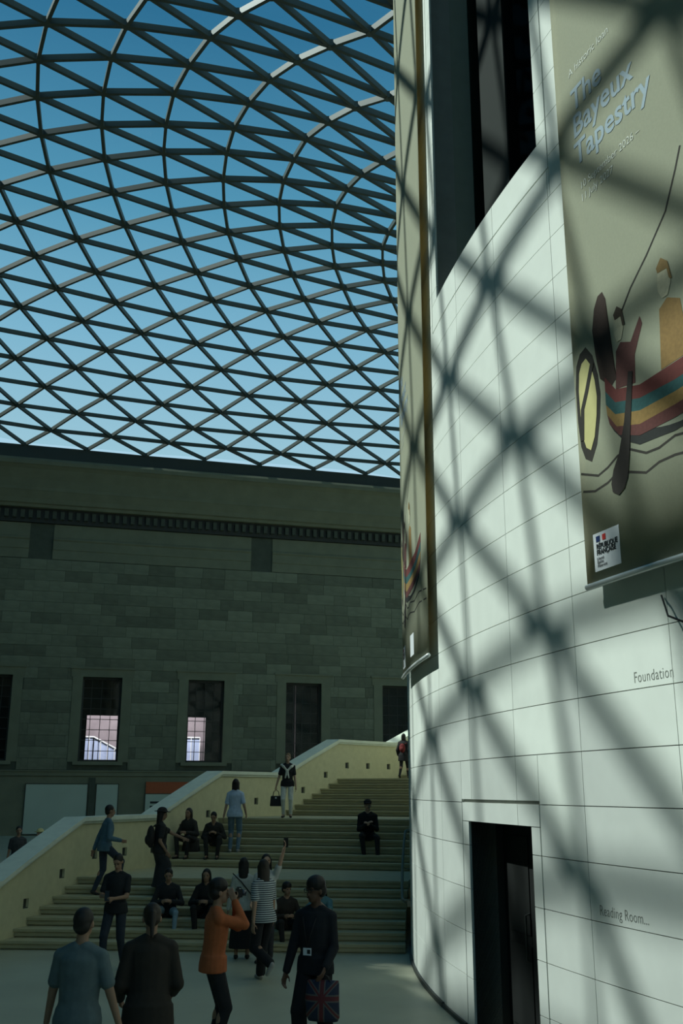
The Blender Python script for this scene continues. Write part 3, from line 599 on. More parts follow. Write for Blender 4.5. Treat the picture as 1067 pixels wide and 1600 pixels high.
# ------------------------------------------------------------------ the two long banners
PRINT = {
 'hull_stripe': [
  ((.13, .03, .025), [(-3.99, 6.33), (-4.34, 6.15), (-5.13, 6.06), (-6.21, 6.08), (-7.4, 6.12), (-8.5, 6.3), (-8.5, 6.16), (-7.4, 5.98), (-6.16, 5.93), (-5.1, 5.94), (-4.3, 6.03), (-3.98, 6.19)]),
  ((.022, .085, .085), [(-3.98, 6.19), (-4.3, 6.03), (-5.1, 5.94), (-6.16, 5.93), (-7.4, 5.98), (-8.5, 6.16), (-8.45, 6.03), (-7.4, 5.87), (-6.13, 5.83), (-5.07, 5.83), (-4.27, 5.92), (-3.97, 6.06)]),
  ((.26, .16, .05), [(-3.97, 6.06), (-4.27, 5.92), (-5.07, 5.83), (-6.13, 5.83), (-7.4, 5.87), (-8.45, 6.03), (-8.4, 5.9), (-7.4, 5.76), (-6.1, 5.72), (-5.03, 5.71), (-4.29, 5.8), (-3.99, 5.96)]),
  ((.11, .035, .03), [(-3.99, 5.96), (-4.29, 5.8), (-5.03, 5.71), (-6.1, 5.72), (-7.4, 5.76), (-8.4, 5.9), (-8.3, 5.77), (-7.3, 5.65), (-6.06, 5.61), (-5.0, 5.61), (-4.35, 5.71), (-4.05, 5.86)]),
  ((.02, .022, .02), [(-4.05, 5.86), (-4.35, 5.71), (-5.0, 5.61), (-6.06, 5.61), (-7.3, 5.65), (-8.3, 5.77), (-8.1, 5.66), (-7.2, 5.54), (-6.03, 5.5), (-4.98, 5.53), (-4.48, 5.64), (-4.19, 5.77)])],
 'stem_post': [((.045, .025, .018), [(-3.83, 6.34), (-3.72, 6.6), (-3.66, 6.86), (-3.78, 7.06), (-3.95, 7.16), (-4.12, 7.17), (-4.22, 7.08), (-4.15, 6.9), (-4.2, 6.6), (-4.4, 6.25), (-4.19, 6.2)])],
 'rowing_oar': [((.022, .017, .014), [(-4.81, 6.24), (-4.95, 6.22), (-4.76, 5.77), (-4.63, 5.46), (-4.54, 5.3), (-4.4, 5.21), (-4.2, 5.17), (-4.0, 5.22), (-3.97, 5.3), (-4.08, 5.42), (-4.3, 5.54), (-4.55, 5.8)])],
 'rower_tunic': [((.10, .035, .03), [(-4.45, 6.5), (-4.62, 6.56), (-4.95, 6.5), (-5.3, 6.68), (-5.36, 6.6), (-5.05, 6.36), (-5.0, 6.1), (-4.35, 6.15)]), ((.25, .15, .05), [(-5.9, 6.62), (-6.15, 6.68), (-6.5, 6.6), (-6.62, 6.1), (-5.8, 6.08)])],
 'rower_face': [((.46, .43, .30), [(-4.52, 6.58), (-4.42, 6.68), (-4.45, 6.8), (-4.58, 6.85), (-4.72, 6.8), (-4.76, 6.68), (-4.66, 6.58)]), ((.46, .43, .30), [(-6.02, 6.7), (-5.9, 6.8), (-5.94, 6.94), (-6.08, 7.0), (-6.24, 6.95), (-6.3, 6.8), (-6.18, 6.7)])],
 'rower_hair': [((.05, .035, .02), [(-4.5, 6.8), (-4.46, 6.86), (-4.6, 6.92), (-4.76, 6.86), (-4.82, 6.7), (-4.74, 6.7), (-4.7, 6.8)]), ((.22, .14, .05), [(-5.95, 6.95), (-5.92, 7.0), (-6.08, 7.07), (-6.26, 7.0), (-6.34, 6.82), (-6.26, 6.84), (-6.22, 6.94)])],
}
SHIELD = [(-3.36, 6.75), (-3.6, 6.62), (-3.75, 6.4), (-3.8, 6.2), (-3.72, 5.98), (-3.55, 5.74), (-3.31, 5.6), (-3.08, 5.66), (-2.94, 5.8), (-2.88, 6.05), (-2.87, 6.4), (-2.95, 6.62), (-3.12, 6.72)]
WAVES = [[(-2.86, 5.54), (-3.51, 5.44), (-3.87, 5.47), (-4.23, 5.53), (-4.67, 5.53), (-5.15, 5.43), (-5.54, 5.42), (-6.02, 5.46), (-7., 5.4), (-8., 5.46), (-9.3, 5.4)], [(-2.9, 5.36), (-3.35, 5.31), (-3.83, 5.33), (-4.19, 5.38), (-4.61, 5.33), (-5.1, 5.26), (-5.51, 5.3), (-5.97, 5.3), (-7., 5.24), (-8., 5.3), (-9.3, 5.26)], [(-6.9, 7.95), (-6.71, 7.77), (-6.33, 7.46), (-5.66, 7.19), (-5.09, 7.0), (-4.71, 6.83)]]
RBN = R + .125
def flat(parent, name, poly, m, lift, sub=True):
    pts = []
    for i in range(len(poly)):
        a, b_ = poly[i], poly[(i + 1) % len(poly)]; n_ = max(1, int(abs(a[0] - b_[0]) / .8)) if sub else 1
        for k in range(n_): t = k / n_; pts.append((a[0] + (b_[0] - a[0]) * t, a[1] + (b_[1] - a[1]) * t))
    off = parent.location
    bm = bmesh.new(); vs = [bm.verts.new((p[0], p[1], 0)) for p in pts]; bm.faces.new(vs); bmesh.ops.triangulate(bm, faces=bm.faces[:])
    Fc = [[v.index for v in f.verts] for f in bm.faces] if (bm.verts.index_update() or True) else []
    bm.free(); n = len(pts)
    vv = [PW(p[0] + SHIFT, p[1], RBN + lift) - off for p in pts] + [PW(p[0] + SHIFT, p[1], RBN + lift - .0015) - off for p in pts]
    return mobj(name, vv, Fc + [[i + n for i in f[::-1]] for f in Fc] + [[i, (i + 1) % n, n + (i + 1) % n, n + i] for i in range(n)], m, parent)
def ribbon(parent, name, pts, wd, m, lift):
    ps = [Vector((p[0] * rad(1) * R, p[1])) for p in pts]; L_, R_ = [], []
    for i, p in enumerate(ps):
        d = (ps[min(i + 1, len(ps) - 1)] - ps[max(i - 1, 0)]).normalized(); nrm = Vector((-d.y, d.x)) * wd / 2
        L_.append(p + nrm); R_.append(p - nrm)
    off = parent.location; v = []; n = len(ps)
    for q in L_ + R_: v.append(PW(math.degrees(q.x / R) + SHIFT, q.y, RBN + lift) - off)
    for q in L_ + R_: v.append(PW(math.degrees(q.x / R) + SHIFT, q.y, RBN + lift - .0012) - off)
    f = [[i, i + 1, n + i + 1, n + i] for i in range(n - 1)] + [[2 * n + i + 1, 2 * n + i, 3 * n + i, 3 * n + i + 1] for i in range(n - 1)]
    return mobj(name, v, f, m, parent)
pm = {}
def pcol(c):
    if c not in pm: pm[c] = mat('print_%d' % len(pm), c, .85, grain=.12, scale=30.)
    return pm[c]
M['lilac'] = mat('lilac_print', (.30, .38, .43), .7, grain=.02)
M['lilac_pale'] = mat('pale_lilac_print', (.60, .62, .54), .7, grain=.02)
M['yellow'] = mat('pale_yellow_print', (.55, .50, .22), .8, grain=.06)
SHIFT = 0.
def make_banner(a0, a1, shift, label):
    global SHIFT
    SHIFT = shift
    bn = empty('banner', PW((a0 + a1) / 2, 4.44, RBN)); off = bn.location
    fn = lambda a, r, z: PW(a, z, r) - off
    z0, z1 = 4.47, 20.4
    v = []; na, nz = 26, 12
    for th in (0, -.004):
        for j in range(nz + 1):
            for i in range(na + 1):
                a = a0 + (a1 - a0) * i / na; z = z0 + (z1 - z0) * j / nz
                v.append(fn(a, RBN + th, z))
    f = []
    n1 = (na + 1) * (nz + 1)
    for j in range(nz):
        for i in range(na):
            q = [j * (na + 1) + i, j * (na + 1) + i + 1, (j + 1) * (na + 1) + i + 1, (j + 1) * (na + 1) + i]; f.append(q)
    o = mobj('cloth', v[:n1], f, M['banner'], bn, True)
    sm = o.modifiers.new('thickness', 'SOLIDIFY'); sm.thickness = .003; sm.offset = 0
    m_ = MB(); m_.tube([fn(a0 + (a1 - a0) * i / 10, RBN + .004, 4.45) for i in range(11)], .028, 10); tag(m_.build('bottom_bar', M['chrome'], bn, True), 'satin steel bar along the bottom hem')
    m_ = MB(); m_.tube([fn(a0 + (a1 - a0) * i / 10, RBN, 20.4) for i in range(11)], .03, 10)
    for i in (0, 10): m_.tube([fn(a0 + (a1 - a0) * i / 10, RBN, 20.4), fn(a0 + (a1 - a0) * i / 10, R - .01, 20.4)], .015, 8)
    m_.build('top_bar', M['chrome'], bn, True)
    lf = .003
    for nm, L_ in PRINT.items():
        for c_, poly in L_: flat(bn, nm, poly, pcol(c_), lf + {'rowing_oar': .006, 'rower_face': .003, 'rower_hair': .005, 'rower_tunic': .001, 'stem_post': .001, 'hull_stripe': .002}[nm])
    flat(bn, 'shield_rim', SHIELD, pcol((.03, .026, .02)), lf)
    ctr = (-3.33, 6.17); flat(bn, 'shield_face', [(ctr[0] + (p[0] - ctr[0]) * .72, ctr[1] + (p[1] - ctr[1]) * .80) for p in SHIELD], M['yellow'], lf + .003)
    ribbon(bn, 'shield_spoke', [(-3.02, 5.85), (-3.1, 6.15), (-3.3, 6.3), (-3.58, 6.55)], .06, pcol((.03, .026, .02)), lf + .005)
    for i, wv in enumerate(WAVES): ribbon(bn, 'mast_rope' if i == 2 else 'wave_line', wv, .022, pcol((.03, .026, .02)), lf)
    def tx(name, body, size, phi, z, m, wgt, sx, lift=.004, sp=1.):
        return wrap_text(name, body, size, phi + shift, z, m, bn, RBN + lift, wgt, sp, sx)
    tx('lettering', 'A historic loan', .125, -3.44, 9.76, M['lilac_pale'], 0, .95)
    for body, z in (('The', 9.33), ('Bayeux', 9.02), ('Tapestry', 8.70)): tx('title_text', body, .365, -3.46, z, M['lilac'], .006, .93)
    tx('lettering', '10 September 2026 \u2013', .115, -3.6, 8.40, M['lilac_pale'], 0, .95); tx('lettering', '11 July 2027', .115, -3.6, 8.26, M['lilac_pale'], 0, .95)
    def lab(a, b_, z, zz): return flat(bn, 'sponsor_label', [(a, z), (b_, z), (b_, zz), (a, zz)], M['cream'], lf)
    lab(-3.16, -4.09, 4.565, 4.915)
    flat(bn, 'flag_blue', [(-3.27, 4.832), (-3.41, 4.832), (-3.41, 4.885), (-3.27, 4.885)], pcol((.01, .03, .12)), lf + .003)
    flat(bn, 'flag_red', [(-3.50, 4.832), (-3.62, 4.832), (-3.62, 4.885), (-3.50, 4.885)], pcol((.55, .04, .03)), lf + .003)
    for k, body in enumerate(('R\u00c9PUBLIQUE', 'FRAN\u00c7AISE')): tx('label_text', body, .068, -3.27, 4.765 - .055 * k, M['ink'], .0014, .86, lf + .003)
    for k, body in enumerate(('Libert\u00e9', '\u00c9galit\u00e9', 'Fraternit\u00e9')): tx('label_text', body, .040, -3.27, 4.663 - .033 * k, M['ink'], 0, .95, lf + .003)
    if shift: lab(-5.8, -6.7, 4.62, 4.95)
    tag(bn, label, 'banner'); return bn
make_banner(-9.49, -2.82, 0., 'wide beige banner nearest, reading The Bayeux Tapestry, right of the door')
make_banner(8.33, 15.0, 17.82, 'long beige banner seen edge-on, left of the tall dark window')

# ------------------------------------------------------------------ the staircase curling round the drum
HS, TR = .1425, .74
FL = (3.3, 13.3, 23.3, 33.3)
def RO(t): return 31.6 - .1 * (t - 7.5)
def stair_z(t):
    z = 0
    for i, f0 in enumerate(FL):
        for k in range(7):
            if t >= f0 + TR * k: z = HS * (i * 7 + k + 1)
    return z
def rail_z(t):                              # smooth pitch line of the stair
    z = 0
    for i, f0 in enumerate(FL):
        z += 7 * HS * min(1, max(0, (t - f0 + .37) / (TR * 6.5)))
    return z
stairs = empty('staircase', SW(8, 28, 0)); so_ = stairs.location
sf = lambda a, r, z: SW(a, r, z) - so_
tag(stairs, 'broad limestone staircase curving up around the white drum wall', 'staircase')
RIN = R + .10
for i, f0 in enumerate(FL):
    for k in range(7):
        t0 = f0 + TR * k; last = k == 6
        t1 = (FL[i + 1] + .05 if i < 3 else 44.) if last else t0 + TR + .12
        z1 = HS * (i * 7 + k + 1); n = max(2, int((t1 - t0) / .7)); m_ = MB()
        nose = math.degrees(.03 / 28)
        m_.arcslab(t0 + .075, t1, RIN, RO, z1 - HS, z1 - HS + .022, n, sf); m_.arcslab(t0, t1, RIN, RO, z1 - HS + .022, z1 - .045, n, sf); m_.arcslab(t0 - nose, t1, RIN, RO, z1 - .045, z1, n, sf)
        m_.build('landing' if last else 'step', M['stair'], stairs)
# balustrade: wall, capping, square step lights
def bal_top(t): return rail_z(t) + 1.0
def brk(t0, t1):
    s_ = {t0, t1}
    for f0 in FL:
        for q in (f0 - .37, f0 - .37 + TR * 6.5):
            if t0 < q < t1: s_.add(q)
    return sorted(s_)
LIGHTS = [4.63, 6.71, 8.75, 10.79, 12.8, 14.85, 16.88, 18.8, 20.74, 22.7, 24.71, 26.68, 28.59, 30.48, 32.38]
hw = .32
ed = sorted(set(brk(2.2, 44.) + [t + s_ * hw / 2 for t in LIGHTS for s_ in (-1, 1)]))
m_ = MB()
for a0, a1 in zip(ed[:-1], ed[1:]):
    L_ = [t for t in LIGHTS if a0 >= t - hw / 2 - 1e-6 and a1 <= t + hw / 2 + 1e-6]
    n = max(1, int((a1 - a0) / .8))
    if L_:
        zc = stair_z(L_[0]) + .385
        m_.arcslab(a0, a1, RO, lambda a: RO(a) + .06, 0, zc - .085, n, sf); m_.arcslab(a0, a1, RO, lambda a: RO(a) + .06, zc + .085, bal_top, n, sf)
        m_.arcslab(a0, a1, lambda a: RO(a) + .06, lambda a: RO(a) + .30, 0, bal_top, n, sf)
    else: m_.arcslab(a0, a1, RO, lambda a: RO(a) + .30, 0, bal_top, n, sf)
m_.build('balustrade', M['balus'], stairs)
cp = brk(2.0, 44.)
for a0, a1 in zip(cp[:-1], cp[1:]):
    m_ = MB(); n = max(1, int((a1 - a0) / .8))
    m_.arcslab(a0, a1, lambda a: RO(a) - .035, lambda a: RO(a) + .335, bal_top, lambda a: bal_top(a) + .05, n, sf)
    m_.arcslab(a0, a1, lambda a: RO(a) - .075, lambda a: RO(a) + .375, lambda a: bal_top(a) + .05, lambda a: bal_top(a) + .13, n, sf)
    m_.build('coping', M['coping'], stairs)
for t in LIGHTS:
    zc = stair_z(t) + .385; m_ = MB(); m_.arcslab(t - .14, t + .14, lambda a: RO(a) + .045, lambda a: RO(a) + .062, zc - .075, zc + .075, 1, sf)
    lt = m_.build('step_light', M['dark'], stairs)
    m_ = MB(); m_.arcslab(t - .16, t + .16, lambda a: RO(a) + .01, lambda a: RO(a) + .06, zc - .085, zc - .07, 1, sf); m_.build('light_hood', M['ash_dark'], lt)
# handrail on the drum side with a downturned end
hr = empty('handrail', SW(10, R + .1, 0)); ho = hr.location; tag(hr, 'slim handrail running up the drum wall above the steps', 'handrail')
pts = [SW(1.2, R + .05, .93) - ho, SW(1.6, R + .09, .90) - ho, SW(2.3, R + .14, .90) - ho] + [SW(t, R + .14, .90 + rail_z(t)) - ho for t in [2.7 + .5 * i for i in range(75)]]
m_ = MB(); m_.tube(pts, .026, 10); m_.build('rail', M['rail'], hr, True)
for t in [3 + 2.2 * i for i in range(15)]:
    m_ = MB(); m_.tube([SW(t, R - .005, .82 + rail_z(t)) - ho, SW(t, R + .1, .83 + rail_z(t)) - ho, SW(t, R + .14, .875 + rail_z(t)) - ho], .011, 6); m_.build('bracket', M['rail'], hr)
m_ = MB(); m_.bar(SW(1.2, R + .05, .93) - ho, SW(1.2, R + .05, .84) - ho, .05, .05, Vector((1, 0, 0))); m_.build('rail_end', M['rail'], hr)

# ------------------------------------------------------------------ people
class Blob(MB):
    def cap(s, p0, p1, r0, r1, n=10):
        p0, p1 = Vector(p0), Vector(p1); d = p1 - p0
        if d.length < 1e-5: d = Vector((0, 0, 1e-3))
        d = d.normalized(); pts = []; rr = []
        for a in (-80, -50, -20): pts.append(p0 + d * r0 * sin(rad(a))); rr.append(r0 * cos(rad(a)))
        for a in (20, 50, 80): pts.append(p1 + d * r1 * sin(rad(a))); rr.append(r1 * cos(rad(a)))
        s.tube(pts, rr, n)
    def ell(s, c, rx, ry, rz, rot=None, n=12, k=8):
        c = Vector(c); base = len(s.v); rot = rot or Matrix.Identity(3)
        s.v.append(c + rot @ Vector((0, 0, -rz)))
        for i in range(1, k):
            a = -pi / 2 + pi * i / k
            for j in range(n): s.v.append(c + rot @ Vector((rx * cos(a) * cos(2 * pi * j / n), ry * cos(a) * sin(2 * pi * j / n), rz * sin(a))))
        s.v.append(c + rot @ Vector((0, 0, rz)))
        for j in range(n): s.f.append([base, base + 1 + (j + 1) % n, base + 1 + j])
        for i in range(k - 2):
            for j in range(n):
                a_, b_ = base + 1 + i * n + j, base + 1 + i * n + (j + 1) % n; s.f.append([a_, b_, b_ + n, a_ + n])
        t = len(s.v) - 1; o_ = base + 1 + (k - 2) * n
        for j in range(n): s.f.append([o_ + j, o_ + (j + 1) % n, t])
    def loft(s, rings, n=16):               # rings: (centre, right vec, fwd vec)
        base = len(s.v)
        for c, rt, fw in rings:
            for j in range(n):
                a = 2 * pi * j / n; s.v.append(Vector(c) + rt * cos(a) + fw * sin(a))
        for i in range(len(rings) - 1):
            for j in range(n): j2 = (j + 1) % n; s.f.append([base + i * n + j, base + i * n + j2, base + (i + 1) * n + j2, base + (i + 1) * n + j])
        s.f.append([base + j for j in range(n)][::-1]); s.f.append([base + (len(rings) - 1) * n + j for j in range(n)])
    def fused(s, name, m, parent, voxel, smooth=2):
        me = bpy.data.meshes.new(name); me.from_pydata([tuple(v) for v in s.v], [], s.f); me.update()
        bm = bmesh.new(); bm.from_mesh(me); bmesh.ops.recalc_face_normals(bm, faces=bm.faces[:]); bm.to_mesh(me); bm.free()
        o = bpy.data.objects.new(name, me); COL.objects.link(o)
        md = o.modifiers.new('r', 'REMESH'); md.mode = 'VOXEL'; md.voxel_size = voxel; md.use_smooth_shade = True
        if smooth: sm = o.modifiers.new('s', 'SMOOTH'); sm.iterations = smooth; sm.factor = .5
        dg = bpy.context.evaluated_depsgraph_get(); nm = bpy.data.meshes.new_from_object(o.evaluated_get(dg)); nm.name = name
        o.modifiers.clear(); o.data = nm; bpy.data.meshes.remove(me)
        for p in nm.polygons: p.use_smooth = True
        nm.materials.clear(); nm.materials.append(m); o.parent = parent
        return o
def ik(a, c, l1, l2, hint):
    a, c, hint = Vector(a), Vector(c), Vector(hint); d = c - a; L = min(d.length, (l1 + l2) * .999); d = d.normalized(); c = a + d * L
    x = (l1 * l1 - l2 * l2 + L * L) / (2 * L); h_ = math.sqrt(max(0, l1 * l1 - x * x)); hp = hint - d * hint.dot(d)
    hp = hp.normalized() if hp.length > 1e-4 else Vector((0, 1, 0))
    return a + d * x + hp * h_, c
SKIN = {'light': (.42, .27, .19), 'tan': (.30, .18, .115), 'dark': (.10, .055, .035)}
def person(loc, yaw, h, label, pose=None, skin='light', hair=((.015, .012, .01), 'short'), top=((.1, .1, .1), 'short'), low=((.02, .02, .025), 'trousers'), shoes=(.02, .02, .02), vox=.013, hat=None, group=None, stripes=None, fem=False, extra=None):
    """local axes: x to the person's right, y forward, z up; measures for a height of 1.75 m, then scaled"""
    P = dict(pelvis=(0, 0, .93), lean=0., side=0., head_yaw=0., head_pitch=0., foot_r=(.10, .02, .08), foot_l=(-.10, .02, .08), hand_r=(.26, .07, .80), hand_l=(-.26, .07, .80), elbow_r=(.18, -1, 0), elbow_l=(-.18, -1, 0), knee_r=(.1, 1, .1), knee_l=(-.1, 1, .1), toe_r=0., toe_l=0., grip=.6)
    P.update(pose or {})
    S = h / 1.75
    root = empty('person', loc, rad(yaw)); tag(root, label, 'person', group)
    V = Vector
    pel = V(P['pelvis']); Rt = Matrix.Rotation(-rad(P['lean']), 3, 'X') @ Matrix.Rotation(rad(P['side']), 3, 'Y')
    sp = lambda x, y, z: pel + Rt @ V((x, y, z))
    sw_ = .152 if fem else .168
    sh = {1: sp(sw_, 0, .435), -1: sp(-sw_, 0, .435)}
    hipj = {1: pel + V((.09, 0, -.02)), -1: pel + V((-.09, 0, -.02))}
    foot = {1: V(P['foot_r']), -1: V(P['foot_l'])}; hand = {1: V(P['hand_r']), -1: V(P['hand_l'])}
    J = {}
    for s_, n_ in ((1, 'r'), (-1, 'l')):
        J['knee', s_], J['ankle', s_] = ik(hipj[s_], foot[s_], .435, .43, P['knee_' + n_])
        J['elbow', s_], J['wrist', s_] = ik(sh[s_], hand[s_], .29, .25, P['elbow_' + n_])
    neck = sp(0, -.005, .52); hc = sp(0, .015, .52) + V((0, .0, .13)) + (Rt @ V((0, 0, .03)))
    HR = Matrix.Rotation(rad(P['head_yaw']), 3, 'Z') @ Matrix.Rotation(-rad(P['head_pitch']), 3, 'X') @ Rt.lerp(Matrix.Identity(3), .5) if False else Matrix.Rotation(rad(P['head_yaw']), 3, 'Z') @ Matrix.Rotation(-rad(P['head_pitch']), 3, 'X')
    hd = lambda x, y, z: hc + HR @ V((x, y, z))
    sc = lambda b: setattr(b, 'v', [v * S for v in b.v])
    tor = [(-.10, .155, .105), (-.02, .168, .118), (.10, .142, .105), (.22, .150, .108), (.34, .168, .112), (.42, .165, .100), (.475, .125, .075), (.51, .062, .058)]
    if fem: tor = [(z, w_ * (.97 if z > .15 else 1.02) * (.92 if .05 < z < .25 else 1), d_) for z, w_, d_ in tor]
    def torso(b, off, z0=-.2, z1=.6, flare=0.):
        b.loft([(sp(0, .01 if .2 < z < .4 else 0, z), Rt @ V((w_ + off + flare * max(0, .12 - z), 0, 0)), Rt @ V((0, d_ + off + flare * max(0, .12 - z), 0))) for z, w_, d_ in tor if z0 <= z <= z1])
    # ---- body
    b = Blob(); torso(b, 0)
    b.cap(neck - V((0, 0, .04)), hc - HR @ V((0, .01, .05)), .056, .052)
    b.ell(hd(0, -.005, .025), .074, .093, .098, HR); b.ell(hd(0, .03, -.045), .056, .062, .068, HR); b.ell(hd(0, .055, -.085), .034, .03, .025, HR)
    b.cap(hd(0, .083, .015), hd(0, .104, -.025), .011, .017, 8); b.ell(hd(0, .088, -.055), .024, .012, .012, HR)
    b.cap(hd(-.04, .078, .035), hd(.04, .078, .035), .013, .013, 8)
    for s_ in (1, -1):
        b.ell(hd(s_ * .076, -.005, -.005), .010, .02, .032, HR)
        b.cap(sh[s_], J['elbow', s_], .052, .040); b.cap(J['elbow', s_], J['wrist', s_], .040, .027)
        b.cap(sp(0, -.01, .46), sh[s_], .06, .056); b.cap(sp(s_ * .02, -.01, .53), sh[s_], .045, .05)
        b.cap(hipj[s_], J['knee', s_], .086, .056); b.cap(J['knee', s_], J['ankle', s_], .056, .037)
        k_, a_ = J['knee', s_], J['ankle', s_]; b.ell(k_.lerp(a_, .3) - V((0, .012, 0)), .053, .056, .10)
        # hand with palm, four fingers and a thumb
        fd = (J['wrist', s_] - J['elbow', s_]).normalized(); inn = V((-s_, .25, 0)); inn = (inn - fd * inn.dot(fd)).normalized(); ac = fd.cross(inn) * (-s_)
        wv = J['wrist', s_]; pc = wv + fd * .055
        for q in (-.026, -.009, .009, .026): b.cap(wv + ac * q * .6, wv + fd * .088 + ac * q, .017, .013, 6)
        for q, ln in ((-.030, .062), (-.010, .076), (.010, .082), (.030, .074)):
            k0 = wv + fd * .09 + ac * q; d1 = (fd + inn * P['grip'] * .6).normalized(); k1 = k0 + d1 * ln * .5; d2 = (fd * (1 - P['grip'] * .6) + inn * P['grip'] * 1.3).normalized()
            b.cap(k0, k1, .0095, .009, 6); b.cap(k1, k1 + d2 * ln * .5, .009, .0075, 6)
        t0 = wv + fd * .03 + ac * .03; t1 = t0 + (fd * .6 + ac * .7 + inn * .3).normalized() * .04; b.cap(t0, t1, .012, .0105, 6); b.cap(t1, t1 + (fd + inn * .5).normalized() * .032, .0105, .0085, 6)
    for s_, n_ in ((1, 'r'), (-1, 'l')):
        a_ = J['ankle', s_]; ta = Matrix.Rotation(rad(P['toe_' + n_]), 3, 'X'); b.cap(a_, a_ + ta @ V((s_ * .02, .13, -.045)), .035, .025)
    sc(b); b.fused('body', plain('skin_' + skin, SKIN[skin], .6, .05), root, vox * S if vox < .012 else vox)
    # ---- eyes
    b = Blob()
    for s_ in (1, -1): b.ell(hd(s_ * .032, .086, .012), .014, .008, .008, HR, 8, 6)
    sc(b); b.build('eyes', plain('eye_dark', (.02, .016, .014), .3), root, True)
    b = Blob(); b.cap(hd(-.02, .098, -.056), hd(.02, .098, -.056), .006, .006, 6); sc(b); b.build('mouth', plain('lips_' + skin, tuple(c * k for c, k in zip(SKIN[skin], (.7, .45, .45))), .6), root, True)
    # ---- hair
    if hair:
        col, style = hair; b = Blob()
        b.ell(hd(0, -.018, .043), .083, .098, .094, HR); 
        if style in ('short', 'bushy'): b.ell(hd(0, -.05, -.005), .074, .06, .07, HR)
        if style == 'bushy': b.ell(hd(0, -.01, .07), .098, .11, .09, HR); b.ell(hd(0, -.05, .0), .095, .075, .075, HR)
        if style in ('long', 'bob'):
            dn = -.30 if style == 'long' else -.13
            b.loft([(hd(0, -.045, .06), HR @ V((.083, 0, 0)), HR @ V((0, .06, 0))), (hd(0, -.05, -.05), HR @ V((.092, 0, 0)), HR @ V((0, .055, 0))), (hd(0, -.06, dn * .6), HR @ V((.088, 0, 0)), HR @ V((0, .042, 0))), (hd(0, -.065, dn), HR @ V((.07, 0, 0)), HR @ V((0, .03, 0)))], 14)
            for s_ in (1, -1): b.cap(hd(s_ * .075, .0, .03), hd(s_ * .082, -.015, max(dn, -.16)), .024, .018, 8)
        if style == 'bun': b.ell(hd(0, -.05, -.005), .074, .06, .07, HR); b.ell(hd(0, -.105, .06), .042, .042, .042, HR)
        if style == 'tied': b.ell(hd(0, -.05, -.005), .074, .06, .07, HR); b.cap(hd(0, -.11, .03), hd(0, -.13, -.16), .034, .02)
        sc(b); b.fused('hair', plain('hair_%.3f_%.3f' % col[:2], col, .55, .2), root, .012)
    if hat:
        b = Blob()
        b.ell(hd(0, -.005, .075), .094, .108, .078, HR); 
        if hat[1] == 'brim': b.loft([(hd(0, 0, .05), HR @ V((.155, 0, 0)), HR @ V((0, .175, 0))), (hd(0, 0, .066), HR @ V((.15, 0, 0)), HR @ V((0, .17, 0)))], 20)
        else: b.loft([(hd(0, .10, .05), HR @ V((.075, 0, 0)), HR @ V((0, .085, 0))), (hd(0, .09, .068), HR @ V((.07, 0, 0)), HR @ V((0, .08, 0)))], 14)
        sc(b); b.fused('hat', plain('hat_%.3f_%.3f' % hat[0][:2], hat[0], .8), root, .011)
    # ---- trousers or skirt
    col, style = low; b = Blob(); o_ = .020
    if style == 'skirt':
        an = (J['ankle', 1] + J['ankle', -1]) / 2; kn = (J['knee', 1] + J['knee', -1]) / 2
        b.loft([(pel + V((0, 0, .10)), V((.15, 0, 0)), V((0, .118, 0))), (pel - V((0, 0, .05)), V((.185, 0, 0)), V((0, .145, 0))), (kn.lerp(pel, .3), V((.20, 0, 0)), V((0, .16, 0))), (kn.lerp(an, .5), V((.235, 0, 0)), V((0, .19, 0))), (kn.lerp(an, .75), V((.24, 0, 0)), V((0, .195, 0)))], 20)
    else:
        wide = {'trousers': (.062, .050), 'slim': (.050, .038), 'wide': (.080, .078), 'shorts': (.085, .06)}[style]
        torso(b, .006, -.2, .05)
        for s_ in (1, -1):
            kn, an = J['knee', s_], J['ankle', s_]
            b.cap(hipj[s_] + V((0, 0, .02)), kn, .100, wide[0] + .012 if style != 'wide' else .09)
            if style != 'shorts': b.cap(kn, an + (kn - an) * .06, wide[0] + .010, wide[1])
    sc(b); b.fused('skirt' if style == 'skirt' else 'trousers', plain('cloth_%.3f_%.3f_%.3f' % col, col, .85, .12), root, max(.013, vox))
    # ---- top
    col, style = top; b = Blob(); o_ = {'short': .016, 'long': .017, 'coat': .026, 'loose': .019, 'none': .014}[style]
    torso(b, o_, -.2 if style != 'none' else -.05, .48, .12 if style in ('loose', 'coat') else 0.)
    b.ell(sp(0, -.005, .475), .088 + o_ * .5, .074 + o_ * .5, .06, Rt)
    if style == 'coat': b.loft([(sp(0, 0, .0), Rt @ V((.215, 0, 0)), Rt @ V((0, .165, 0))), (pel - V((0, 0, .12)), V((.225, 0, 0)), V((0, .175, 0))), (pel - V((0, 0, .26)), V((.235, 0, 0)), V((0, .185, 0)))], 18)
    if style != 'none' and P['pelvis'][2] > .7: b.loft([(sp(0, .005, .06), Rt @ V((.165 + o_, 0, 0)), Rt @ V((0, .122 + o_, 0))), (pel - V((0, 0, .02)), V((.180 + o_, 0, 0)), V((0, .130 + o_, 0))), (pel - V((0, 0, .10)), V((.182 + o_, 0, 0)), V((0, .132 + o_, 0)))], 18)
    if fem and style != 'coat':
        for s_ in (1, -1): b.ell(sp(s_ * .07, .085, .29), .06, .05, .055, Rt)
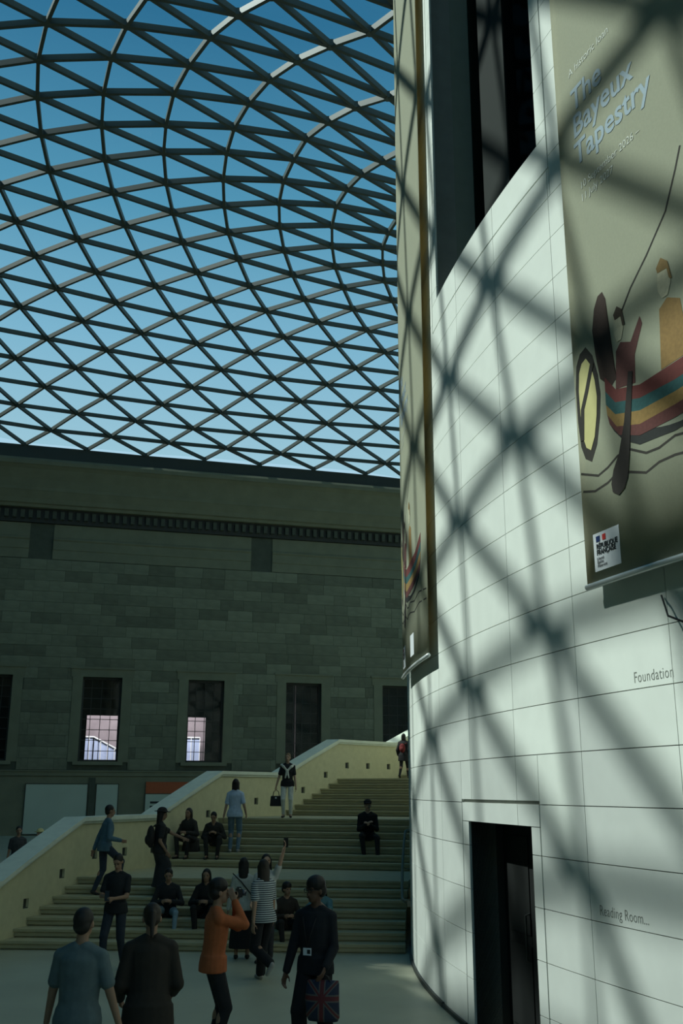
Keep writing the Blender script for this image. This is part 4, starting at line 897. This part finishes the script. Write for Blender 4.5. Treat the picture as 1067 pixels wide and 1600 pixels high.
    for s_ in (1, -1):
        el, wr = J['elbow', s_], J['wrist', s_]
        b.cap(sp(s_ * .045, -.012, .495), sh[s_], .048 + o_, .050 + o_); b.cap(sp(s_ * .05, .035, .43), sh[s_], .055 + o_, .045 + o_)
        if style == 'none': continue
        if style in ('short', 'loose'):
            b.cap(sh[s_], sh[s_].lerp(el, .66), .050 + o_, .047 + o_)
        else:
            b.cap(sh[s_], el, .050 + o_, .040 + o_); b.cap(el, wr + (el - wr) * .05, .043 + o_, .033 + o_ * .7)
    sc(b); m_ = plain('cloth_%.3f_%.3f_%.3f' % col, col, .85, .12)
    if stripes: m_ = stripe_mat(col, stripes)
    b.fused({'coat': 'coat', 'long': 'jacket' if stripes is None else 'shirt'}.get(style, 'shirt'), m_, root, max(.013, vox))
    # ---- shoes
    for s_, n_ in ((1, 'r'), (-1, 'l')):
        a_ = J['ankle', s_]; b = Blob(); ta = Matrix.Rotation(rad(P['toe_' + n_]), 3, 'X')
        b.ell(a_ + ta @ V((0, .0, -.035)), .042, .062, .043, ta); b.cap(a_ + ta @ V((s_ * .004, .02, -.042)), a_ + ta @ V((s_ * .02, .145, -.052)), .041, .030)
        sc(b)
        for v in b.v:
            if not P.get('lift') : v.z = max(v.z, min(J['ankle', 1].z, J['ankle', -1].z, a_.z) * S - .078 * S)
        b.build('shoe', plain('shoe_%.3f_%.3f' % shoes[:2], shoes, .5), root, True)
    info = dict(root=root, S=S, J=J, sp=sp, hd=hd, sh=sh, Rt=Rt, HR=HR, pel=pel)
    info['w'] = lambda v: root.location + Matrix.Rotation(rad(yaw), 3, 'Z') @ (Vector(v) * S)
    info['yaw'] = yaw
    return info
def stripe_mat(c1, c2, freq=34.):
    m = bpy.data.materials.new('striped_knit'); m.use_nodes = True; t = m.node_tree; b = t.nodes['Principled BSDF']; b.inputs['Roughness'].default_value = .9
    tcn = t.nodes.new('ShaderNodeTexCoord'); s_ = t.nodes.new('ShaderNodeSeparateXYZ'); mu = t.nodes.new('ShaderNodeMath'); mu.operation = 'MULTIPLY'; mu.inputs[1].default_value = freq
    fr = t.nodes.new('ShaderNodeMath'); fr.operation = 'FRACT'; gt = t.nodes.new('ShaderNodeMath'); gt.operation = 'GREATER_THAN'; gt.inputs[1].default_value = .52
    mx = t.nodes.new('ShaderNodeMix'); mx.data_type = 'RGBA'; mx.inputs['A'].default_value = (*c1, 1); mx.inputs['B'].default_value = (*c2, 1)
    t.links.new(tcn.outputs['Object'], s_.inputs[0]); t.links.new(s_.outputs['Z'], mu.inputs[0]); t.links.new(mu.outputs[0], fr.inputs[0]); t.links.new(fr.outputs[0], gt.inputs[0]); t.links.new(gt.outputs[0], mx.inputs['Factor']); t.links.new(mx.outputs['Result'], b.inputs['Base Color'])
    return m
def ground(px, py, hh, z=0.):               # where a head top of height hh seen at a pixel stands
    s, c = sin(rad(PITCH)), cos(rad(PITCH)); u = (px - 533.5) / F_PX; v = (py - 800) / F_PX
    d = Vector((u, c + v * s, s - v * c)); t = (z + hh - H) / d.z; return Vector((d.x * t, d.y * t, z))
def step_t(k): return FL[(k - 1) // 7] + TR * ((k - 1) % 7) + TR * .5
# positions measured on the ground plan (x right, y away from the camera)
WALK = dict(foot_r=(.10, .26, .09), foot_l=(-.10, -.26, .13), toe_l=-25)
# --- nearest row
person((-2.09, 8.75, 0), -8, 1.74, 'person in a pale blue-grey short-sleeved shirt seen from behind, arms hanging, lower left corner', dict(hand_r=(.36, .04, .80), hand_l=(-.30, .10, .84), head_pitch=-4, foot_r=(.14, .05, .08), foot_l=(-.13, -.04, .08)), 'tan', ((.02, .017, .014), 'short'), ((.11, .15, .155), 'loose'), ((.03, .035, .04), 'trousers'), vox=.009)
person((-1.62, 9.25, 0), 12, 1.72, 'person in a long dark brown coat seen from behind beside the blue-grey shirt', dict(hand_r=(.22, .25, .98), hand_l=(-.24, .22, .95), head_pitch=14, lean=6), 'tan', ((.03, .02, .013), 'tied'), ((.030, .024, .018), 'coat'), ((.02, .018, .016), 'wide'), vox=.009)
p3 = person((-1.34, 11.4, 0), -72, 1.74, 'person in a rust orange jacket raising a camera to the face', dict(hand_r=(.08, .20, 1.52), hand_l=(-.06, .24, 1.49), elbow_r=(.25, .15, -1), elbow_l=(-.25, .15, -1), head_pitch=-3, lean=3, grip=.8), 'tan', ((.012, .01, .008), 'bushy'), ((.42, .115, .04), 'long'), ((.018, .018, .02), 'trousers'), vox=.009)
p4 = person((-.26, 11.2, 0), 158, 1.78, 'person dressed all in black with glasses and a lanyard, looking left', dict(head_yaw=-25, head_pitch=2, hand_r=(.27, .12, .84), hand_l=(-.20, .22, .92), foot_r=(.10, .12, .08), foot_l=(-.12, -.10, .08)), 'dark', ((.010, .009, .008), 'bushy'), ((.012, .014, .018), 'long'), ((.012, .012, .014), 'wide'), vox=.009)
# --- second row
p5 = person((-1.12, 15.7, 0), 38, 1.68, 'person in a navy and white striped shirt walking, seen from behind', dict(lean=4, hand_r=(.30, .20, .86), hand_l=(-.26, -.10, .84), head_yaw=-10, **dict(foot_r=(.09, .20, .08), foot_l=(-.10, -.34, .30), toe_l=-50, lift=True)), 'tan', ((.025, .018, .012), 'long'), ((.03, .04, .05), 'loose'), ((.010, .011, .013), 'wide'), shoes=(.35, .34, .32), vox=.011, stripes=(.46, .50, .50), fem=True)
p6 = person((-1.22, 17.4, 0), 176, 1.66, 'person in a white top raising one arm high with a phone, behind the striped shirt', dict(hand_l=(-.34, .22, 1.86), elbow_l=(-.8, .4, 0), hand_r=(.22, .2, .95), head_yaw=15, head_pitch=-8), 'light', ((.02, .015, .012), 'bob'), ((.46, .47, .44), 'short'), ((.03, .03, .035), 'trousers'), vox=.011, fem=True)
p7 = person((-1.62, 17.7, 0), 4, 1.58, 'person with long black hair, white top and black skirt, seen from behind', dict(hand_r=(.24, .18, .96), hand_l=(-.27, .08, .80), head_pitch=5), 'tan', ((.010, .009, .008), 'long'), ((.46, .47, .42), 'long'), ((.012, .012, .012), 'skirt'), vox=.012, fem=True)
p8 = person((-3.50, 16.7, 0), 172, 1.70, 'person in a black t-shirt and dark jeans looking down at a phone in both hands', dict(head_pitch=28, hand_r=(.08, .30, 1.10), hand_l=(-.06, .30, 1.08), elbow_r=(.5, -.3, -.8), elbow_l=(-.5, -.3, -.8), foot_r=(.12, .15, .08), foot_l=(-.12, -.12, .08)), 'tan', ((.012, .01, .008), 'short'), ((.014, .016, .018), 'short'), ((.022, .03, .042), 'trousers'), vox=.011)
SIT = dict(pelvis=(0, 0, .43), foot_r=(.13, .42, .08), foot_l=(-.13, .40, .08), knee_r=(.2, .6, 1), knee_l=(-.2, .6, 1), hand_r=(.10, .36, .62), hand_l=(-.10, .36, .62), elbow_r=(.6, -.5, -.3), elbow_l=(-.6, -.5, -.3), lean=16)
def sitting(th, r, k, yaw, h, label, seat_k=2, **kw):
    """feet on step k, seat on step k + seat_k"""
    S = h / 1.75; z = HS * k; pz = (HS * seat_k) / S + .115
    ps = dict(SIT); ps['pelvis'] = (0, 0, pz)
    po = kw.pop('pose', {}); ps.update(po)
    return person(SW(th, r, z), yaw, h, label, ps, **kw)
def yaw_down(th): return 180 - th          # facing down the stair
# --- sitting at the foot of the steps
sitting(step_t(3) + .10, 29.35, 1, yaw_down(5) + 10, 1.66, 'person in dark top and light blue jeans sitting low on the left of the steps', 2, skin='tan', hair=((.012, .01, .009), 'short'), top=((.016, .018, .02), 'long'), low=((.20, .30, .36), 'slim'), shoes=(.4, .42, .42), pose=dict(foot_l=(-.16, .50, .0), foot_r=(.20, .44, .08), head_pitch=12, lift=True))
sitting(step_t(3) + .10, 28.62, 1, yaw_down(5), 1.66, 'person all in black sitting on the steps left of the orange jacket', 2, skin='tan', hair=((.010, .009, .008), 'long'), top=((.013, .014, .014), 'coat'), low=((.014, .014, .014), 'trousers'), fem=True)
sitting(step_t(2) + .10, 27.15, 0, yaw_down(4) + 20, 1.55, 'small person in a dark jumper sitting between the striped shirt and the black outfit', 2, skin='tan', hair=((.012, .010, .009), 'bushy'), top=((.035, .028, .022), 'long'), low=((.02, .02, .02), 'trousers'), pose=dict(head_yaw=15))
p17 = sitting(step_t(2) + .10, 26.45, 0, yaw_down(4) - 15, 1.60, 'long-haired person in a teal top sitting on the lowest steps with a cup', 2, skin='light', hair=((.012, .010, .009), 'long'), top=((.10, .22, .24), 'short'), low=((.022, .025, .03), 'trousers'), fem=True, pose=dict(hand_r=(.05, .34, .86), hand_l=(-.05, .34, .84), head_pitch=12))
# --- on the stairs
p9 = person(SW(step_t(5), 30.85, HS * 5), -62, 1.66, 'person in a blue denim shirt climbing the steps beside the left balustrade', dict(foot_r=(.10, .30, .08 + HS), foot_l=(-.10, -.14, .10), toe_l=-18, hand_r=(.24, .26, 1.06), hand_l=(-.22, -.16, .86), lean=6, pelvis=(0, 0, .95), lift=True), 'tan', ((.012, .01, .01), 'short'), ((.075, .14, .18), 'long'), ((.028, .04, .06), 'trousers'))
p10 = person(SW(step_t(5), 29.75, HS * 5), -70, 1.62, 'person in a dark brimmed hat and dark dress pointing one arm to the right', dict(hand_l=(-.10, .50, 1.12), elbow_l=(-.5, 0, -1), hand_r=(.22, .1, .88), head_pitch=4), 'tan', ((.014, .011, .010), 'long'), ((.022, .022, .022), 'loose'), ((.025, .028, .03), 'skirt'), hat=((.015, .014, .013), 'brim'), fem=True)
p12 = person(SW(step_t(9), 29.45, HS * 9), -4, 1.64, 'person in a light blue shirt and jeans standing on the middle flight, seen from behind', dict(hand_r=(.26, .10, .90), hand_l=(-.28, .02, .84), foot_r=(.09, .02, .08)), 'light', ((.016, .012, .010), 'bob'), ((.42, .52, .66), 'loose'), ((.13, .20, .26), 'trousers'), shoes=(.3, .3, .3), fem=True)
p13 = person(SW(18.7, 28.95, HS * 14), 178, 1.58, 'person in a black top and white trousers with a white jumper tied over the shoulders', dict(hand_l=(-.24, .08, .84), hand_r=(.31, .04, .84), head_yaw=-8), 'light', ((.16, .10, .045), 'tied'), ((.014, .016, .018), 'short'), ((.62, .63, .58), 'trousers'), shoes=(.05, .04, .03), fem=True, vox=.012)
sitting(step_t(10) + .2, 26.42, 9, yaw_down(14) + 16, 1.72, 'person in a dark blazer sitting alone on the middle flight, hands clasped', 2, skin='light', hair=((.02, .016, .012), 'short'), top=((.014, .015, .017), 'long'), low=((.022, .023, .025), 'trousers'), pose=dict(foot_r=(.10, .40, -.02), foot_l=(-.20, .52, -.06), hand_r=(.03, .30, .66), hand_l=(-.03, .31, .65), lift=True), hat=((.02, .019, .017), 'cap'))
sitting(step_t(9) + .2, 30.55, 8, yaw_down(14) - 10, 1.62, 'dark figure with long hair sitting by the balustrade on the middle flight', 2, skin='tan', hair=((.02, .015, .012), 'long'), top=((.03, .028, .024), 'coat'), low=((.02, .02, .02), 'trousers'), fem=True)
sitting(step_t(9) + .2, 29.95, 8, yaw_down(14) + 10, 1.60, 'dark figure leaning forward, sitting beside the long-haired one on the middle flight', 2, skin='tan', hair=((.015, .012, .010), 'short'), top=((.035, .032, .028), 'long'), low=((.022, .022, .022), 'trousers'), pose=dict(lean=34, head_pitch=20))
p15 = person(SW(28.6, 27.62, HS * 21), -20, 1.28, 'small figure in black at the top of the stairs against the drum edge', dict(hand_r=(.24, .15, .95), hand_l=(-.26, .1, .9), **WALK), 'tan', ((.012, .01, .01), 'bob'), ((.014, .014, .015), 'coat'), ((.016, .016, .018), 'trousers'))
# --- crowd on the floor behind the balustrade
person((-8.05, 28.2, 0), 150, 1.66, 'person with a pale yellow sun hat half hidden behind the sloping coping', dict(), 'light', ((.05, .035, .02), 'bob'), ((.10, .09, .07), 'short'), hat=((.62, .54, .25), 'brim'))
person((-8.75, 28.6, 0), 200, 1.72, 'dark-haired person behind the coping, left of the sun hat', dict(), 'tan', ((.02, .015, .012), 'short'), ((.05, .05, .05), 'short'))
person((-9.45, 28.0, 0), 170, 1.66, 'person behind the coping nearest the left edge', dict(), 'tan', ((.03, .022, .015), 'bob'), ((.07, .06, .05), 'short'))

# ------------------------------------------------------------------ things they hold or wear
def at(name, loc, yaw, label, cat): o = empty(name, loc, rad(yaw)); return tag(o, label, cat)
def strap(o, pts, m, r=.008, name='strap'):
    m_ = MB(); m_.tube(pts, r, 6); return m_.build(name, m, o, True)
M['leather'] = mat('black_leather', (.012, .012, .013), .45, grain=.05)
M['lens'] = mat('lens_glass', (.03, .04, .06), .1, grain=.02, spec=.8)
# camera held by the orange jacket
c_ = p3['w']((.0, .26, 1.60)); o = at('compact_camera', c_, p3['yaw'], 'small black camera held to the face by the person in orange', 'camera')
m_ = MB(); m_.box(-.065, .065, -.025, .025, -.042, .042); m_.box(-.025, .025, -.02, .02, .042, .06); m_.build('camera_body', M['leather'], o)
m_ = MB(); m_.tube([(0, .02, 0), (0, .075, 0)], .033, 12); m_.build('lens', M['lens'], o, True)
m_ = MB(); m_.tube([(.04, 0, .042), (.04, 0, .05)], .010, 8); m_.build('shutter_button', M['chrome'], o)
# glasses, lanyard badge and flag bag of the person in black
hd = p4['hd']; g = at('glasses', p4['w'](hd(0, .1, .012)), p4['yaw'] - 25, 'dark rimmed glasses on the person in black', 'glasses')
for s_ in (1, -1):
    m_ = MB(); m_.tube([(s_ * .034 + .026 * cos(a), .004, .020 * sin(a)) for a in [2 * pi * k / 14 for k in range(15)]], .0035, 6); m_.build('rim', M['leather'], g, True)
    m_ = MB(); m_.tube([(s_ * .062, 0, .004), (s_ * .076, -.09, .004)], .003, 6); m_.build('temple', M['leather'], g)
m_ = MB(); m_.tube([(-.008, .006, .004), (.008, .006, .004)], .003, 6); m_.build('bridge', M['leather'], g)
bd = at('badge', p4['w'](p4['sp'](.02, .165, .12)), p4['yaw'], 'white badge on a lanyard hanging on the black top', 'badge')
m_ = MB(); m_.box(-.045, .045, -.003, .003, -.035, .035); m_.build('card', M['cream'], bd)
m_ = MB(); m_.box(-.035, .0, .003, .0045, -.02, .02); m_.build('print_block', M['ink'], bd)
strap(bd, [(0, 0, .035), (-.03, -.01, .16), (-.075, -.05, .32)], M['leather'], .005, 'lanyard'); strap(bd, [(0, 0, .035), (.03, -.01, .16), (.075, -.05, .32)], M['leather'], .005, 'lanyard')
def flag_mat():
    m = bpy.data.materials.new('flag_print'); m.use_nodes = True; t = m.node_tree; b = t.nodes['Principled BSDF']; b.inputs['Roughness'].default_value = .6
    L = t.links; tcn = t.nodes.new('ShaderNodeTexCoord'); s_ = t.nodes.new('ShaderNodeSeparateXYZ'); L.new(tcn.outputs['Object'], s_.inputs[0])
    def mth(op, a, b_=None):
        n = t.nodes.new('ShaderNodeMath'); n.operation = op
        for i, q in enumerate((a, b_)):
            if q is None: continue
            if isinstance(q, (int, float)): n.inputs[i].default_value = q
            else: L.new(q, n.inputs[i])
        return n.outputs[0]
    x = s_.outputs['X']; z = mth('ADD', s_.outputs['Z'], .19)
    ax, az = mth('ABSOLUTE', x), mth('ABSOLUTE', z)
    dg = mth('ABSOLUTE', mth('SUBTRACT', ax, mth('MULTIPLY', az, .95)))
    cr = mth('MINIMUM', ax, az)
    red = mth('MAXIMUM', mth('LESS_THAN', cr, .020), mth('LESS_THAN', dg, .012)); wh = mth('MAXIMUM', mth('LESS_THAN', cr, .034), mth('LESS_THAN', dg, .028))
    m1 = t.nodes.new('ShaderNodeMix'); m1.data_type = 'RGBA'; m1.inputs['A'].default_value = (.015, .02, .05, 1); m1.inputs['B'].default_value = (.11, .10, .09, 1); L.new(wh, m1.inputs['Factor'])
    m2 = t.nodes.new('ShaderNodeMix'); m2.data_type = 'RGBA'; L.new(m1.outputs['Result'], m2.inputs['A']); m2.inputs['B'].default_value = (.13, .018, .022, 1); L.new(red, m2.inputs['Factor'])
    L.new(m2.outputs['Result'], b.inputs['Base Color']); return m
M['flag'] = flag_mat()
hw_ = p4['w'](p4['J']['wrist', -1]) + Vector((-.02, -.03, -.075))
fbg = at('carrier_bag', hw_, p4['yaw'] + 8, 'carrier bag printed with a red and white crossed flag, held by the person in black', 'bag')
b = Blob(); b.loft([(Vector((0, 0, -.40)), Vector((.15, 0, 0)), Vector((0, .06, 0))), (Vector((0, 0, -.36)), Vector((.17, 0, 0)), Vector((0, .075, 0))), (Vector((.01, 0, -.2)), Vector((.175, 0, 0)), Vector((0, .07, 0))), (Vector((0, 0, -.06)), Vector((.165, 0, 0)), Vector((0, .03, 0))), (Vector((0, 0, -.03)), Vector((.16, 0, 0)), Vector((0, .012, 0)))], 18)
b.build('bag_body', M['flag'], fbg, True)
for s_ in (1, -1): strap(fbg, [(-.08, s_ * .015, -.05), (-.05, s_ * .012, .0), (0, 0, .025), (.05, s_ * .012, .0), (.08, s_ * .015, -.05)], M['leather'], .006, 'handle')
# phone of the raised arm, phone of the person in the black t-shirt
def phone(p, pos, yaw, label):
    o = at('phone', p['w'](pos), yaw, label, 'phone'); m_ = MB(); m_.box(-.037, .037, -.004, .004, -.075, .075); m_.build('case', M['leather'], o); m_ = MB(); m_.box(-.033, .033, -.0055, -.004, -.07, .07); m_.build('screen', M['lens'], o); return o
j = p6['J']; phone(p6, j['wrist', -1] + (j['wrist', -1] - j['elbow', -1]).normalized() * .12, p6['yaw'], 'black phone held up high in the raised hand')
j = p8['J']; phone(p8, (j['wrist', 1] + j['wrist', -1]) / 2 + Vector((0, .10, .04)), p8['yaw'] + 180, 'dark phone held low in both hands by the black t-shirt')
# cup
j = p17['J']; o = at('paper_cup', p17['w']((j['wrist', 1] + j['wrist', -1]) / 2 + Vector((0, .09, .02))), 0, 'white paper cup in the hands of the person in teal', 'cup')
m_ = MB(); m_.tube([(0, 0, -.05), (0, 0, .05)], [.028, .038], 12); m_.build('cup_body', M['cream'], o, True); m_ = MB(); m_.tube([(0, 0, .05), (0, 0, .058)], [.040, .036], 12); m_.build('lid', M['leather'], o, True)
# black bag of the person in white trousers, and the jumper over the shoulders
hw_ = p13['w'](p13['J']['wrist', 1]) + Vector((0, 0, -.11)); o = at('handbag', hw_, p13['yaw'], 'black box handbag carried by the person in white trousers', 'bag')
m_ = MB(); v = [(-.15, -.06, -.38), (.15, -.06, -.38), (.15, .06, -.38), (-.15, .06, -.38), (-.13, -.045, -.13), (.13, -.045, -.13), (.13, .045, -.13), (-.13, .045, -.13)]; m_.hexa([Vector(q) for q in v]); bb = m_.build('bag_body', M['leather'], o)
md = bb.modifiers.new('bevel', 'BEVEL'); md.width = .015; md.segments = 2
for s_ in (1, -1): strap(o, [(-.08, s_ * .035, -.14), (-.06, s_ * .02, -.03), (0, 0, .02), (.06, s_ * .02, -.03), (.08, s_ * .035, -.14)], M['leather'], .008, 'handle')
m_ = MB(); m_.box(-.02, .02, .045, .06, -.2, -.16); m_.build('clasp', M['chrome'], o)
sp = p13['sp']; b = Blob()
b.cap(sp(-.17, -.06, .47), sp(.17, -.06, .47), .055, .055)
for s_ in (1, -1): b.cap(sp(s_ * .17, -.03, .475), sp(s_ * .10, .11, .43), .05, .04); b.cap(sp(s_ * .10, .11, .43), sp(s_ * .01, .155, .33), .036, .03); b.cap(sp(s_ * .01, .16, .33), sp(s_ * .045, .165, .14), .03, .026)
b.v = [v_ * p13['S'] for v_ in b.v]; b.fused('jumper', plain('white_knit', (.66, .66, .58)), p13['root'], .012)
# backpack on the hat wearer, shoulder bag of the long black hair, red backpack at the top
def backpack(p, col, label, s_=1.):
    yaw = p['yaw']; o = at('backpack', p['w'](p['sp'](0, -.20, .26)), yaw, label, 'bag'); m = plain('pack_%.3f_%.3f' % col[:2], col)
    b = Blob(); b.ell((0, 0, -.02), .15 * s_, .085 * s_, .22 * s_, None, 14, 10); b.ell((0, -.06 * s_, -.08 * s_), .11 * s_, .06 * s_, .10 * s_); b.fused('pack_body', m, o, .014)
    for q in (1, -1): strap(o, [(q * .08, .06, .17 * s_), (q * .11, .15, .23 * s_), (q * .12, .28, .14 * s_), (q * .12, .25, -.05)], m, .016, 'shoulder_strap')
    return o
backpack(p10, (.03, .027, .024), 'dark backpack worn by the person in the brimmed hat', .95)
backpack(p15, (.16, .02, .02), 'dark red backpack on the small figure at the top of the stairs', .62)
o = at('shoulder_bag', p7['w']((.25, .02, .86)), p7['yaw'], 'small black shoulder bag on the person with long black hair and white top', 'bag')
b = Blob(); b.ell((0, 0, 0), .055, .12, .10, None, 12, 8); b.build('bag_body', M['leather'], o, True)
strap(o, [(-.02, -.05, .09), (-.10, -.14, .24), (-.25, -.15, .42), (-.40, -.09, .55)], M['leather'], .010)
